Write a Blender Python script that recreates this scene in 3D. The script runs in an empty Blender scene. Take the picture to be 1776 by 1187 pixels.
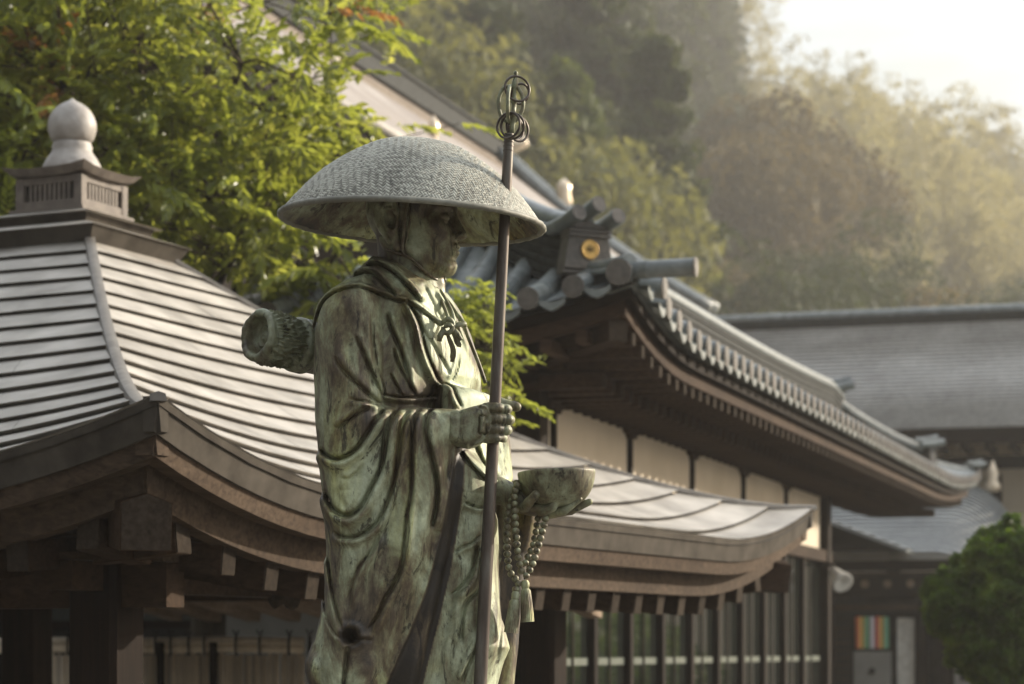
import bpy, math, random
import numpy as np
from mathutils import Vector, Matrix
R = math.radians
rnd = random.Random(7)
S = bpy.context.scene
COL = S.collection
# ------------------------------------------------------------------ camera
FPX = 4193.0; CX = 888.0; HY = 1130.0; EYE = 1.6      # photo pixels: focal length, centre column, horizon row
cam_d = bpy.data.cameras.new('camera'); cam = bpy.data.objects.new('camera', cam_d); COL.objects.link(cam)
cam.location = (0, 0, EYE); cam.rotation_euler = (R(90), 0, 0)
cam_d.sensor_width = 36.0; cam_d.lens = 36.0*FPX/1776.0
cam_d.shift_y = (HY-593.5)/1776.0
cam_d.clip_start = 0.1; cam_d.clip_end = 3000
cam_d.dof.use_dof = True; cam_d.dof.focus_distance = 6.42; cam_d.dof.aperture_fstop = 4.6
S.camera = cam
# ------------------------------------------------------------------ sun, sky, exposure
SUN_DIR = Vector((0.84, 0.41, 0.35)).normalized()
elev = math.asin(SUN_DIR.z); azim = math.atan2(SUN_DIR.x, SUN_DIR.y)
sd = bpy.data.lights.new('sun', 'SUN'); sun = bpy.data.objects.new('sun', sd); COL.objects.link(sun)
sd.energy = 5.0; sd.angle = R(1.0); sd.color = (1.0, 0.90, 0.75)
sun.rotation_euler = SUN_DIR.to_track_quat('Z', 'Y').to_euler(); sun.location = (30, 15, 30)
W = bpy.data.worlds.new('World'); S.world = W; W.use_nodes = True
wn = W.node_tree.nodes; wl = W.node_tree.links
bg = wn['Background']
sky = wn.new('ShaderNodeTexSky'); sky.sky_type = 'NISHITA'; sky.sun_disc = False
sky.sun_elevation = elev; sky.sun_rotation = azim; sky.air_density = 1.6; sky.dust_density = 4.0
tc = wn.new('ShaderNodeTexCoord'); mp = wn.new('ShaderNodeMapping'); mp.inputs['Scale'].default_value = (1.2, 1.2, 5)
nz = wn.new('ShaderNodeTexNoise'); nz.inputs['Scale'].default_value = 1.6; nz.inputs['Detail'].default_value = 6; nz.inputs['Roughness'].default_value = .55
cr = wn.new('ShaderNodeValToRGB'); cr.color_ramp.elements[0].position = .34; cr.color_ramp.elements[1].position = .62
mx = wn.new('ShaderNodeMixRGB')
cloud = wn.new('ShaderNodeValToRGB'); cloud.color_ramp.elements[0].color = (6.9, 7.4, 8.2, 1); cloud.color_ramp.elements[1].color = (9.4, 9.8, 10.2, 1)
cloud.color_ramp.elements[0].position = .35; cloud.color_ramp.elements[1].position = .6
nz2 = wn.new('ShaderNodeTexNoise'); nz2.inputs['Scale'].default_value = 2.3; nz2.inputs['Detail'].default_value = 5
wl.new(tc.outputs['Generated'], mp.inputs['Vector']); wl.new(mp.outputs[0], nz.inputs['Vector']); wl.new(mp.outputs[0], nz2.inputs['Vector'])
wl.new(nz.outputs[0], cr.inputs[0]); wl.new(nz2.outputs[0], cloud.inputs[0])
wl.new(cr.outputs[0], mx.inputs[0]); wl.new(sky.outputs[0], mx.inputs[1]); wl.new(cloud.outputs[0], mx.inputs[2])
wl.new(mx.outputs[0], bg.inputs[0]); bg.inputs[1].default_value = 0.085
# the hazy sky is brightest round the sun and falls off away from it
dt = wn.new('ShaderNodeVectorMath'); dt.operation = 'DOT_PRODUCT'; dt.inputs[1].default_value = SUN_DIR
fr = wn.new('ShaderNodeMapRange'); fr.interpolation_type = 'SMOOTHSTEP'; fr.inputs[1].default_value = -.7; fr.inputs[2].default_value = .55; fr.inputs[3].default_value = .32; fr.inputs[4].default_value = 1.25
gl = wn.new('ShaderNodeMixRGB'); gl.blend_type = 'MULTIPLY'; gl.inputs[0].default_value = 1
wl.new(tc.outputs['Generated'], dt.inputs[0]); wl.new(dt.outputs['Value'], fr.inputs[0]); wl.new(mx.outputs[0], gl.inputs[1]); wl.new(fr.outputs[0], gl.inputs[2]); 
sx = wn.new('ShaderNodeSeparateXYZ'); wl.new(tc.outputs['Generated'], sx.inputs[0])
ze = wn.new('ShaderNodeMapRange'); ze.inputs[1].default_value = 0; ze.inputs[2].default_value = 1; ze.inputs[3].default_value = .62; ze.inputs[4].default_value = 1.7   # an overcast sky is brighter overhead
g2 = wn.new('ShaderNodeMixRGB'); g2.blend_type = 'MULTIPLY'; g2.inputs[0].default_value = 1
wl.new(sx.outputs[2], ze.inputs[0]); wl.new(gl.outputs[0], g2.inputs[1]); wl.new(ze.outputs[0], g2.inputs[2]); wl.new(g2.outputs[0], bg.inputs[0])
S.view_settings.view_transform = 'Standard'; S.view_settings.look = 'None'
S.view_settings.exposure = 0.75; S.view_settings.gamma = 1.0; S.view_settings.use_curve_mapping = False
S.render.engine = 'CYCLES'
S.cycles.use_denoising = True; S.cycles.max_bounces = 6; S.cycles.diffuse_bounces = 3; S.cycles.glossy_bounces = 3
S.cycles.transmission_bounces = 4; S.cycles.transparent_max_bounces = 8; S.cycles.volume_bounces = 0
S.cycles.sample_clamp_indirect = 4.0
# ------------------------------------------------------------------ helpers
def P(px, py, Y):
    """world point that the photograph shows at pixel (px, py), standing at depth Y"""
    return Vector(((px-CX)/FPX*Y, Y, EYE+(HY-py)/FPX*Y))
def tag(o, label=None, cat=None, group=None, kind=None):
    if label: o['label'] = label
    if cat: o['category'] = cat
    if group: o['group'] = group
    if kind: o['kind'] = kind
    return o
def thing(name, label, cat, loc, group=None):
    o = bpy.data.objects.new(name, None); COL.objects.link(o); o.location = loc
    o.empty_display_size = .1
    return tag(o, label, cat, group)
def origin(o):
    v = Vector((0, 0, 0))
    while o is not None: v = v+o.location; o = o.parent
    return v
def mesh_from(name, vs, fs, mat, smooth=False):
    m = bpy.data.meshes.new(name)
    m.from_pydata([tuple(v) for v in vs], [], fs) if not isinstance(vs, np.ndarray) else m.from_pydata(vs.tolist(), [], fs.tolist() if isinstance(fs, np.ndarray) else fs)
    if mat: m.materials.append(mat)
    if smooth: m.polygons.foreach_set('use_smooth', [True]*len(m.polygons))
    m.update(); return m
def link(name, mesh, parent=None, M=None):
    """M is a world matrix (parents here are only ever translated) or None for a mesh already in parent space"""
    o = bpy.data.objects.new(name, mesh); COL.objects.link(o)
    if parent is not None: o.parent = parent
    if M is not None:
        o.matrix_basis = Matrix.Translation(-origin(parent)) @ M if parent is not None else M
    return o
def frame(x, y, z, loc=(0, 0, 0)):
    M = Matrix.Identity(4)
    for i, a in enumerate((x, y, z)):
        for r in range(3): M[r][i] = a[r]
    for r in range(3): M[r][3] = loc[r]
    return M
class MB:
    def __init__(s): s.v = []; s.f = []
    def add(s, vs, fs):
        n = len(s.v); s.v += [Vector(v) for v in vs]; s.f += [tuple(i+n for i in f) for f in fs]; return s
    def box(s, c, h, X=(1, 0, 0), Y=(0, 1, 0), Z=(0, 0, 1), bev=0.0):
        X, Y, Z, c = Vector(X), Vector(Y), Vector(Z), Vector(c)
        if bev <= 0:
            vs = [c+X*(sx*h[0])+Y*(sy*h[1])+Z*(sz*h[2]) for sx in (-1, 1) for sy in (-1, 1) for sz in (-1, 1)]
            return s.add(vs, [(0, 1, 3, 2), (4, 6, 7, 5), (0, 4, 5, 1), (2, 3, 7, 6), (0, 2, 6, 4), (1, 5, 7, 3)])
        b = min(bev, min(h)*.9); pr = []
        a, d = h[0], h[2]      # chamfer the four long edges that run along Y
        pr = [(-a+b, -d), (a-b, -d), (a, -d+b), (a, d-b), (a-b, d), (-a+b, d), (-a, d-b), (-a, -d+b)]
        return s.prism([c+X*p+Z*q-Y*h[1] for p, q in pr], Y*(2*h[1]))
    def prism(s, poly, ext):
        n = len(poly); poly = [Vector(p) for p in poly]; e = Vector(ext)
        return s.add(poly+[p+e for p in poly], [tuple(range(n-1, -1, -1)), tuple(range(n, 2*n))]+[(i, (i+1) % n, n+(i+1) % n, n+i) for i in range(n)])
    def tube(s, pts, rad, n=8, cap=True, up=(0, 0, 1)):
        pts = [Vector(p) for p in pts]
        if not hasattr(rad, '__len__'): rad = [rad]*len(pts)
        rings = []; u = None
        for i, p in enumerate(pts):
            t = (pts[min(i+1, len(pts)-1)]-pts[max(i-1, 0)]).normalized()
            if u is None:
                u = t.cross(Vector(up))
                if u.length < .05: u = t.cross(Vector((1, 0, 0)))
            u = (u-t*u.dot(t)).normalized(); w = t.cross(u)
            rings.append([p+(u*math.cos(a)+w*math.sin(a))*rad[i] for a in (2*math.pi*k/n for k in range(n))])
        vs = [q for r in rings for q in r]; fs = []
        for i in range(len(pts)-1):
            for k in range(n): fs.append((i*n+k, i*n+(k+1) % n, (i+1)*n+(k+1) % n, (i+1)*n+k))
        if cap: fs += [tuple(range(n-1, -1, -1)), tuple(range(len(vs)-n, len(vs)))]
        return s.add(vs, fs)
    def sweep(s, pts, prof, side, up=(0, 0, 1), scale=None, cap=True):
        """sweep a closed profile [(a,b)] along pts; a runs along `side`, b along `up`"""
        n = len(prof); vs = []; side = Vector(side); up = Vector(up)
        for i, p in enumerate(pts):
            k = scale[i] if scale else 1
            vs += [Vector(p)+side*(a*k)+up*(b*k) for a, b in prof]
        fs = [(i*n+k, i*n+(k+1) % n, (i+1)*n+(k+1) % n, (i+1)*n+k) for i in range(len(pts)-1) for k in range(n)]
        if cap: fs += [tuple(range(n-1, -1, -1)), tuple(range(len(vs)-n, len(vs)))]
        return s.add(vs, fs)
    def lathe(s, prof, c, n=24, X=(1, 0, 0), Y=(0, 1, 0), Z=(0, 0, 1)):
        X, Y, Z, c = Vector(X), Vector(Y), Vector(Z), Vector(c); vs = []
        for r, h in prof:
            vs += [c+(X*math.cos(a)+Y*math.sin(a))*r+Z*h for a in (2*math.pi*k/n for k in range(n))]
        fs = [(i*n+k, i*n+(k+1) % n, (i+1)*n+(k+1) % n, (i+1)*n+k) for i in range(len(prof)-1) for k in range(n)]
        return s.add(vs, fs)
    def mesh(s, name, mat, smooth=False, off=(0, 0, 0)):
        o = Vector(off); return mesh_from(name, [v-o for v in s.v], s.f, mat, smooth)
    def build(s, name, mat, parent=None, smooth=False, auto=None):
        m = s.mesh(name, mat, smooth, origin(parent))
        if auto: 
            m.polygons.foreach_set('use_smooth', [True]*len(m.polygons)); m.set_sharp_from_angle(angle=R(auto))
        return link(name, m, parent)
def smoothline(pts, n=8):
    pts = [np.array(p, float) for p in pts]; out = []
    P_ = [2*pts[0]-pts[1]]+pts+[2*pts[-1]-pts[-2]]
    for i in range(1, len(P_)-2):
        a, b, c, d = P_[i-1:i+3]
        for k in range(n):
            t = k/n; out.append(.5*((2*b)+(-a+c)*t+(2*a-5*b+4*c-d)*t*t+(-a+3*b-3*c+d)*t**3))
    out.append(pts[-1]); return np.array(out)
# ------------------------------------------------------------------ materials
def new_mat(name):
    m = bpy.data.materials.new(name); m.use_nodes = True; nt = m.node_tree
    return m, nt.nodes, nt.links, nt.nodes['Principled BSDF']
def nnode(N, L, scale=5, detail=4, vec=None, rough=.55, dist=0.0):
    n = N.new('ShaderNodeTexNoise'); n.inputs['Scale'].default_value = scale; n.inputs['Detail'].default_value = detail
    n.inputs['Roughness'].default_value = rough; n.inputs['Distortion'].default_value = dist
    if vec is not None: L.new(vec, n.inputs['Vector'])
    return n
def ramp(N, L, src, stops):
    r = N.new('ShaderNodeValToRGB'); e = r.color_ramp.elements
    while len(e) < len(stops): e.new(.5)
    for el, (p, c) in zip(e, stops):
        el.position = p; el.color = tuple(c)+(1,) if len(c) == 3 else c
    L.new(src, r.inputs[0]); return r
def mixc(N, L, fac, a, b, mode='MIX'):
    m = N.new('ShaderNodeMixRGB'); m.blend_type = mode
    for i, x in ((0, fac), (1, a), (2, b)):
        if isinstance(x, (int, float)): m.inputs[i].default_value = x
        elif isinstance(x, tuple): m.inputs[i].default_value = x+(1,) if len(x) == 3 else x
        else: L.new(x, m.inputs[i])
    return m.outputs[0]
def mapping(N, L, scale=(1, 1, 1), rot=(0, 0, 0), kind='Object'):
    t = N.new('ShaderNodeTexCoord'); m = N.new('ShaderNodeMapping')
    m.inputs['Scale'].default_value = scale; m.inputs['Rotation'].default_value = rot
    L.new(t.outputs[kind], m.inputs['Vector']); return m.outputs[0]
def bump(N, L, b, src, strength=.3, dist=.01):
    n = N.new('ShaderNodeBump'); n.inputs['Strength'].default_value = strength; n.inputs['Distance'].default_value = dist
    L.new(src, n.inputs['Height'])
    if b.inputs['Normal'].links: L.new(b.inputs['Normal'].links[0].from_socket, n.inputs['Normal'])
    L.new(n.outputs[0], b.inputs['Normal'])
def simple(name, stops, rough=.7, scale=(4, 4, 4), nscale=3, detail=5, bmp=.2, bd=.01, metal=0, rand=0.0, rot=(0, 0, 0), spec=.5):
    """noise-coloured surface; rand varies the value from object to object"""
    m, N, L, b = new_mat(name)
    v = mapping(N, L, scale, rot); n = nnode(N, L, nscale, detail, v)
    c = ramp(N, L, n.outputs[0], stops).outputs[0]
    if rand:
        oi = N.new('ShaderNodeObjectInfo'); h = N.new('ShaderNodeHueSaturation')
        mr = N.new('ShaderNodeMapRange'); mr.inputs[3].default_value = 1-rand; mr.inputs[4].default_value = 1+rand
        L.new(oi.outputs['Random'], mr.inputs[0]); L.new(mr.outputs[0], h.inputs['Value']); L.new(c, h.inputs['Color']); c = h.outputs[0]
    L.new(c, b.inputs['Base Color']); b.inputs['Roughness'].default_value = rough; b.inputs['Metallic'].default_value = metal
    b.inputs['Specular IOR Level'].default_value = spec
    if bmp: bump(N, L, b, n.outputs[0], bmp, bd)
    return m
def wood(name, dark, light, along, rough=.65, rand=.15, k=1.0):
    """along: object axis the grain follows (0,1,2) or a rotation about Z for beams"""
    m, N, L, b = new_mat(name)
    rot = (0, 0, 0)
    if isinstance(along, float): rot = (0, 0, along); sc = (1.2, 22, 22)
    else: sc = tuple(1.2 if i == along else 22 for i in range(3))
    v = mapping(N, L, tuple(s*k for s in sc), rot); n = nnode(N, L, 2.0, 6, v, .6, .6)
    v2 = mapping(N, L, (1.7, 1.7, 1.7)); n2 = nnode(N, L, 1.3, 4, v2)
    c = ramp(N, L, n.outputs[0], [(.3, dark), (.7, light)]).outputs[0]
    d = ramp(N, L, n2.outputs[0], [(.3, (.55, .52, .5)), (.7, (1.1, 1.1, 1.1))]).outputs[0]
    c = mixc(N, L, 1.0, c, d, 'MULTIPLY')
    oi = N.new('ShaderNodeObjectInfo'); h = N.new('ShaderNodeHueSaturation'); mr = N.new('ShaderNodeMapRange')
    mr.inputs[3].default_value = 1-rand; mr.inputs[4].default_value = 1+rand
    L.new(oi.outputs['Random'], mr.inputs[0]); L.new(mr.outputs[0], h.inputs['Value']); L.new(c, h.inputs['Color'])
    L.new(h.outputs[0], b.inputs['Base Color']); b.inputs['Roughness'].default_value = max(rough, .78); b.inputs['Specular IOR Level'].default_value = .10
    bump(N, L, b, n.outputs[0], .35, .004); return m
# ================================================================== THE STATUE
K = 6.5/FPX                    # metres per photo pixel at the statue's distance
BASE = Vector((-0.27, 6.5, 1.33))
def tr(pts, yd):               # trace at photo pixels, standing yd (pixel units) behind the statue's mid plane
    s = (6.5+yd*K)/6.5
    return [((u-CX)*s+CX, (v-HY)*s+HY) for u, v in pts]
def wpt(u, v, y=0.0, t=True):
    if t: (u, v), = tr([(u, v)], y)
    return Vector(((u-CX)*K, 6.5+y*K, EYE+(HY-v)*K))
def poly_sd(U, V, poly):
    p = np.array(poly, np.float32); d = np.full(U.shape, 1e9, np.float32); ins = np.zeros(U.shape, bool)
    for i in range(len(p)):
        a = p[i]; b = p[(i+1) % len(p)]; e = b-a; wx = U-a[0]; wy = V-a[1]
        t = np.clip((wx*e[0]+wy*e[1])/max(e@e, 1e-6), 0, 1)
        d = np.minimum(d, (wx-e[0]*t)**2+(wy-e[1]*t)**2)
        c = ((a[1] > V) != (b[1] > V)) & (U < (b[0]-a[0])*(V-a[1])/(b[1]-a[1]+1e-9)+a[0]); ins ^= c
    d = np.sqrt(d); return np.where(ins, -d, d)
def line_sd(U, V, pts):
    """distance, signed side (+ = right of travel on the picture) and 0..1 position"""
    d = np.full(U.shape, 1e9, np.float32); sgn = np.ones(U.shape, np.float32); tt = np.zeros(U.shape, np.float32)
    n = len(pts)-1
    for i in range(n):
        a = pts[i]; e = pts[i+1]-a; wx = U-a[0]; wy = V-a[1]
        t = np.clip((wx*e[0]+wy*e[1])/max(e@e, 1e-6), 0, 1)
        q = (wx-e[0]*t)**2+(wy-e[1]*t)**2; m = q < d
        d = np.where(m, q, d); sgn = np.where(m, np.sign(e[0]*wy-e[1]*wx+1e-9), sgn); tt = np.where(m, (i+t)/n, tt)
    return np.sqrt(d), sgn, tt
def smin(a, b, k):
    h = np.clip(.5+.5*(b-a)/k, 0, 1); return b+(a-b)*h-k*h*(1-h)
def smax(a, b, k): return -smin(-a, -b, k)
def surface_nets(F, o, sp):
    s = F < 0; nx, ny, nz = (n-1 for n in F.shape)
    cnt = np.zeros((nx, ny, nz), np.int8)
    for i in (0, 1):
        for j in (0, 1):
            for k in (0, 1): cnt += s[i:nx+i, j:ny+j, k:nz+k]
    act = (cnt > 0) & (cnt < 8); ci = np.argwhere(act); idx = np.full(act.shape, -1, np.int64); idx[act] = np.arange(len(ci))
    acc = np.zeros((len(ci), 3)); num = np.zeros(len(ci)); cs = [(i, j, k) for i in (0, 1) for j in (0, 1) for k in (0, 1)]
    for a in cs:
        for ax in range(3):
            if a[ax]: continue
            b = list(a); b[ax] = 1
            fa = F[ci[:, 0]+a[0], ci[:, 1]+a[1], ci[:, 2]+a[2]]; fb = F[ci[:, 0]+b[0], ci[:, 1]+b[1], ci[:, 2]+b[2]]
            m = (fa < 0) != (fb < 0); t = np.where(m, fa/(fa-fb+1e-12), 0)
            p = np.repeat(np.array(a, float)[None], len(ci), 0); p[:, ax] += t
            acc[m] += p[m]; num[m] += 1
    vs = (ci+acc/num[:, None])*sp+np.array(o); fs = []
    for ax in range(3):
        b, c = (ax+1) % 3, (ax+2) % 3
        sl0 = [slice(None)]*3; sl1 = [slice(None)]*3; sl0[ax] = slice(0, -1); sl1[ax] = slice(1, None)
        s0 = s[tuple(sl0)]; s1 = s[tuple(sl1)]; e = np.argwhere(s0 != s1)
        e = e[(e[:, b] > 0) & (e[:, c] > 0) & (e[:, b] < F.shape[b]-1) & (e[:, c] < F.shape[c]-1)]
        flip = s0[e[:, 0], e[:, 1], e[:, 2]]
        q = []
        for db, dc in ((1, 1), (0, 1), (0, 0), (1, 0)):
            g = e.copy(); g[:, b] -= db; g[:, c] -= dc; q.append(idx[g[:, 0], g[:, 1], g[:, 2]])
        q = np.stack(q, 1); q[flip] = q[flip][:, ::-1]; fs.append(q)
    return vs, np.concatenate(fs)
def net_object(name, F, o, sp, mat, parent, tone=None):
    vs, fs = surface_nets(F, o, sp)
    w = np.stack([(vs[:, 0]-CX)*K, 6.5+vs[:, 2]*K, EYE+(HY-vs[:, 1])*K], 1)-np.array(origin(parent))
    m = mesh_from(name, w, fs, mat, True)
    if tone is not None:
        at = m.attributes.new('tone', 'FLOAT', 'POINT'); at.data.foreach_set('value', tone(vs[:, 0], vs[:, 1], vs[:, 2]).astype(np.float32))
    return link(name, m, parent)
def grid(u0, u1, v0, v1, y0, y1, sp):
    return np.meshgrid(np.arange(u0, u1, sp, dtype=np.float32), np.arange(v0, v1, sp, dtype=np.float32), np.arange(y0, y1, sp, dtype=np.float32), indexing='ij')
# -------------------- weathered bronze
def bronze(name, green=.5, dark=1.0, rough=.56, light=False, attr=True, streak=True):
    m, N, L, b = new_mat(name)
    st = mapping(N, L, (5, 5, 1.7) if streak else (9, 9, 7)); bl = mapping(N, L, (1, 1, .6)); fine = mapping(N, L, (1, 1, 1))
    n1 = nnode(N, L, 2.6, 10, st, .72, .6); n2 = nnode(N, L, 5.0, 8, bl, .62, .9); n3 = nnode(N, L, 45, 6, fine, .7); n4 = nnode(N, L, 3.1, 6, mapping(N, L, (1, 1, .35), (0, 0, 1)), .6, 1.2)
    n5 = nnode(N, L, 16, 8, mapping(N, L, (1.6, 1.6, .5), (.3, 0, 0)), .7, .8)
    if light: cols = [(.30, (.10, .10, .085)), (.48, (.20, .21, .175)), (.62, (.34, .35, .30)), (.8, (.46, .47, .41))]
    else: cols = [(.18, (.018, .013, .008)), (.36, (.074, .054, .033)), (.48, (.140, .122, .070)), (.60, (.225, .235, .142)), (.84, (.42, .46, .32))]
    f = N.new('ShaderNodeMath'); f.operation = 'ADD'; f.inputs[1].default_value = green-.5
    mixn = N.new('ShaderNodeMath'); mixn.operation = 'MULTIPLY_ADD'; mixn.inputs[1].default_value = .46
    L.new(n1.outputs[0], mixn.inputs[0]); s2 = N.new('ShaderNodeMath'); s2.operation = 'MULTIPLY'; s2.inputs[1].default_value = .54
    L.new(n2.outputs[0], s2.inputs[0]); L.new(s2.outputs[0], mixn.inputs[2])
    src = mixn.outputs[0]
    # stretch the contrast of the mixed noise
    mr = N.new('ShaderNodeMapRange'); mr.inputs[1].default_value = .36; mr.inputs[2].default_value = .64; mr.inputs[3].default_value = .09 if streak else .24; mr.inputs[4].default_value = .92 if streak else .78; mr.clamp = False
    L.new(src, mr.inputs[0]); L.new(mr.outputs[0], f.inputs[0]); src = f.outputs[0]
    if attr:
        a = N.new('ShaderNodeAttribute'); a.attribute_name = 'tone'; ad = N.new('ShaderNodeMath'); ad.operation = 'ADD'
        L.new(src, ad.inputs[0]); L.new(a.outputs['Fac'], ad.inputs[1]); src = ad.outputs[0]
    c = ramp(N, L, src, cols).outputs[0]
    if not light:
        yel = ramp(N, L, n4.outputs[0], [(.52, (0, 0, 0)), (.68, (.75, .75, .75))]).outputs[0]
        c = mixc(N, L, yel, c, mixc(N, L, 1.0, c, (1.35, 1.25, .62), 'MULTIPLY'))
    sp = ramp(N, L, n5.outputs[0], [(.38, (0, 0, 0)), (.45, (1, 1, 1))]).outputs[0]     # black corrosion specks
    c = mixc(N, L, 1.0, c, mixc(N, L, sp, (.22, .2, .18), (1, 1, 1)), 'MULTIPLY')
    g = ramp(N, L, n3.outputs[0], [(.3, (.72, .72, .72)), (.72, (1.22, 1.22, 1.22))]).outputs[0]
    c = mixc(N, L, 1.0, c, g, 'MULTIPLY')
    if dark != 1: c = mixc(N, L, 1.0, c, (dark, dark, dark), 'MULTIPLY')
    L.new(c, b.inputs['Base Color'])
    rr = ramp(N, L, n1.outputs[0], [(.35, (rough-.1,)*3), (.65, (rough+.15,)*3)]).outputs[0]
    L.new(rr, b.inputs['Roughness']); b.inputs['Metallic'].default_value = .12; b.inputs['Specular IOR Level'].default_value = .5
    bump(N, L, b, n3.outputs[0], .25, .003); bump(N, L, b, n5.outputs[0], .35, .004)
    return m
M_BR = bronze('weathered_bronze', .5)
M_FACE = bronze('face_bronze', .44, 1.05, .42, attr=True, streak=False)
M_HAND = bronze('hand_bronze', .53, .86, .5, attr=False, streak=False)
def hat_mat():
    m, N, L, b = new_mat('hat_bronze'); a = N.new('ShaderNodeAttribute'); a.attribute_name = 'tone'
    n1 = nnode(N, L, 3.2, 8, mapping(N, L, (1, 1, 1)), .62, .5); n2 = nnode(N, L, 60, 5, mapping(N, L, (1, 1, 1)), .6)
    s1 = N.new('ShaderNodeMath'); s1.operation = 'MULTIPLY_ADD'; s1.inputs[1].default_value = .55; L.new(n1.outputs[0], s1.inputs[0]); L.new(a.outputs['Fac'], s1.inputs[2])
    s2 = N.new('ShaderNodeMath'); s2.operation = 'MULTIPLY_ADD'; s2.inputs[1].default_value = .22; L.new(n2.outputs[0], s2.inputs[0]); L.new(s1.outputs[0], s2.inputs[2])
    c = ramp(N, L, s2.outputs[0], [(.12, (.038, .034, .026)), (.35, (.15, .145, .115)), (.50, (.29, .285, .235)), (.70, (.46, .455, .385))]).outputs[0]
    L.new(c, b.inputs['Base Color']); b.inputs['Roughness'].default_value = .62; bump(N, L, b, n2.outputs[0], .3, .002); return m
M_HAT = hat_mat()
M_STAFF = simple('staff_bronze', [(.3, (.035, .025, .019)), (.5, (.080, .062, .050)), (.7, (.17, .16, .135))], .42, (6, 6, .9), 4, 7, .15, .002, metal=.45)
M_RING = simple('ring_bronze', [(.3, (.035, .028, .022)), (.7, (.12, .095, .075))], .4, (9, 9, 9), 4, 4, .1, .001, metal=.5)
M_BEAD = bronze('bead_bronze', .60, 1.0, .5, attr=False)
M_MAT = bronze('bundle_bronze', .55, .72, .42, attr=False, streak=False)
statue = thing('monk_statue', 'green bronze statue of a standing monk in a wide woven hat holding staff and bowl', 'statue', BASE)

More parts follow.
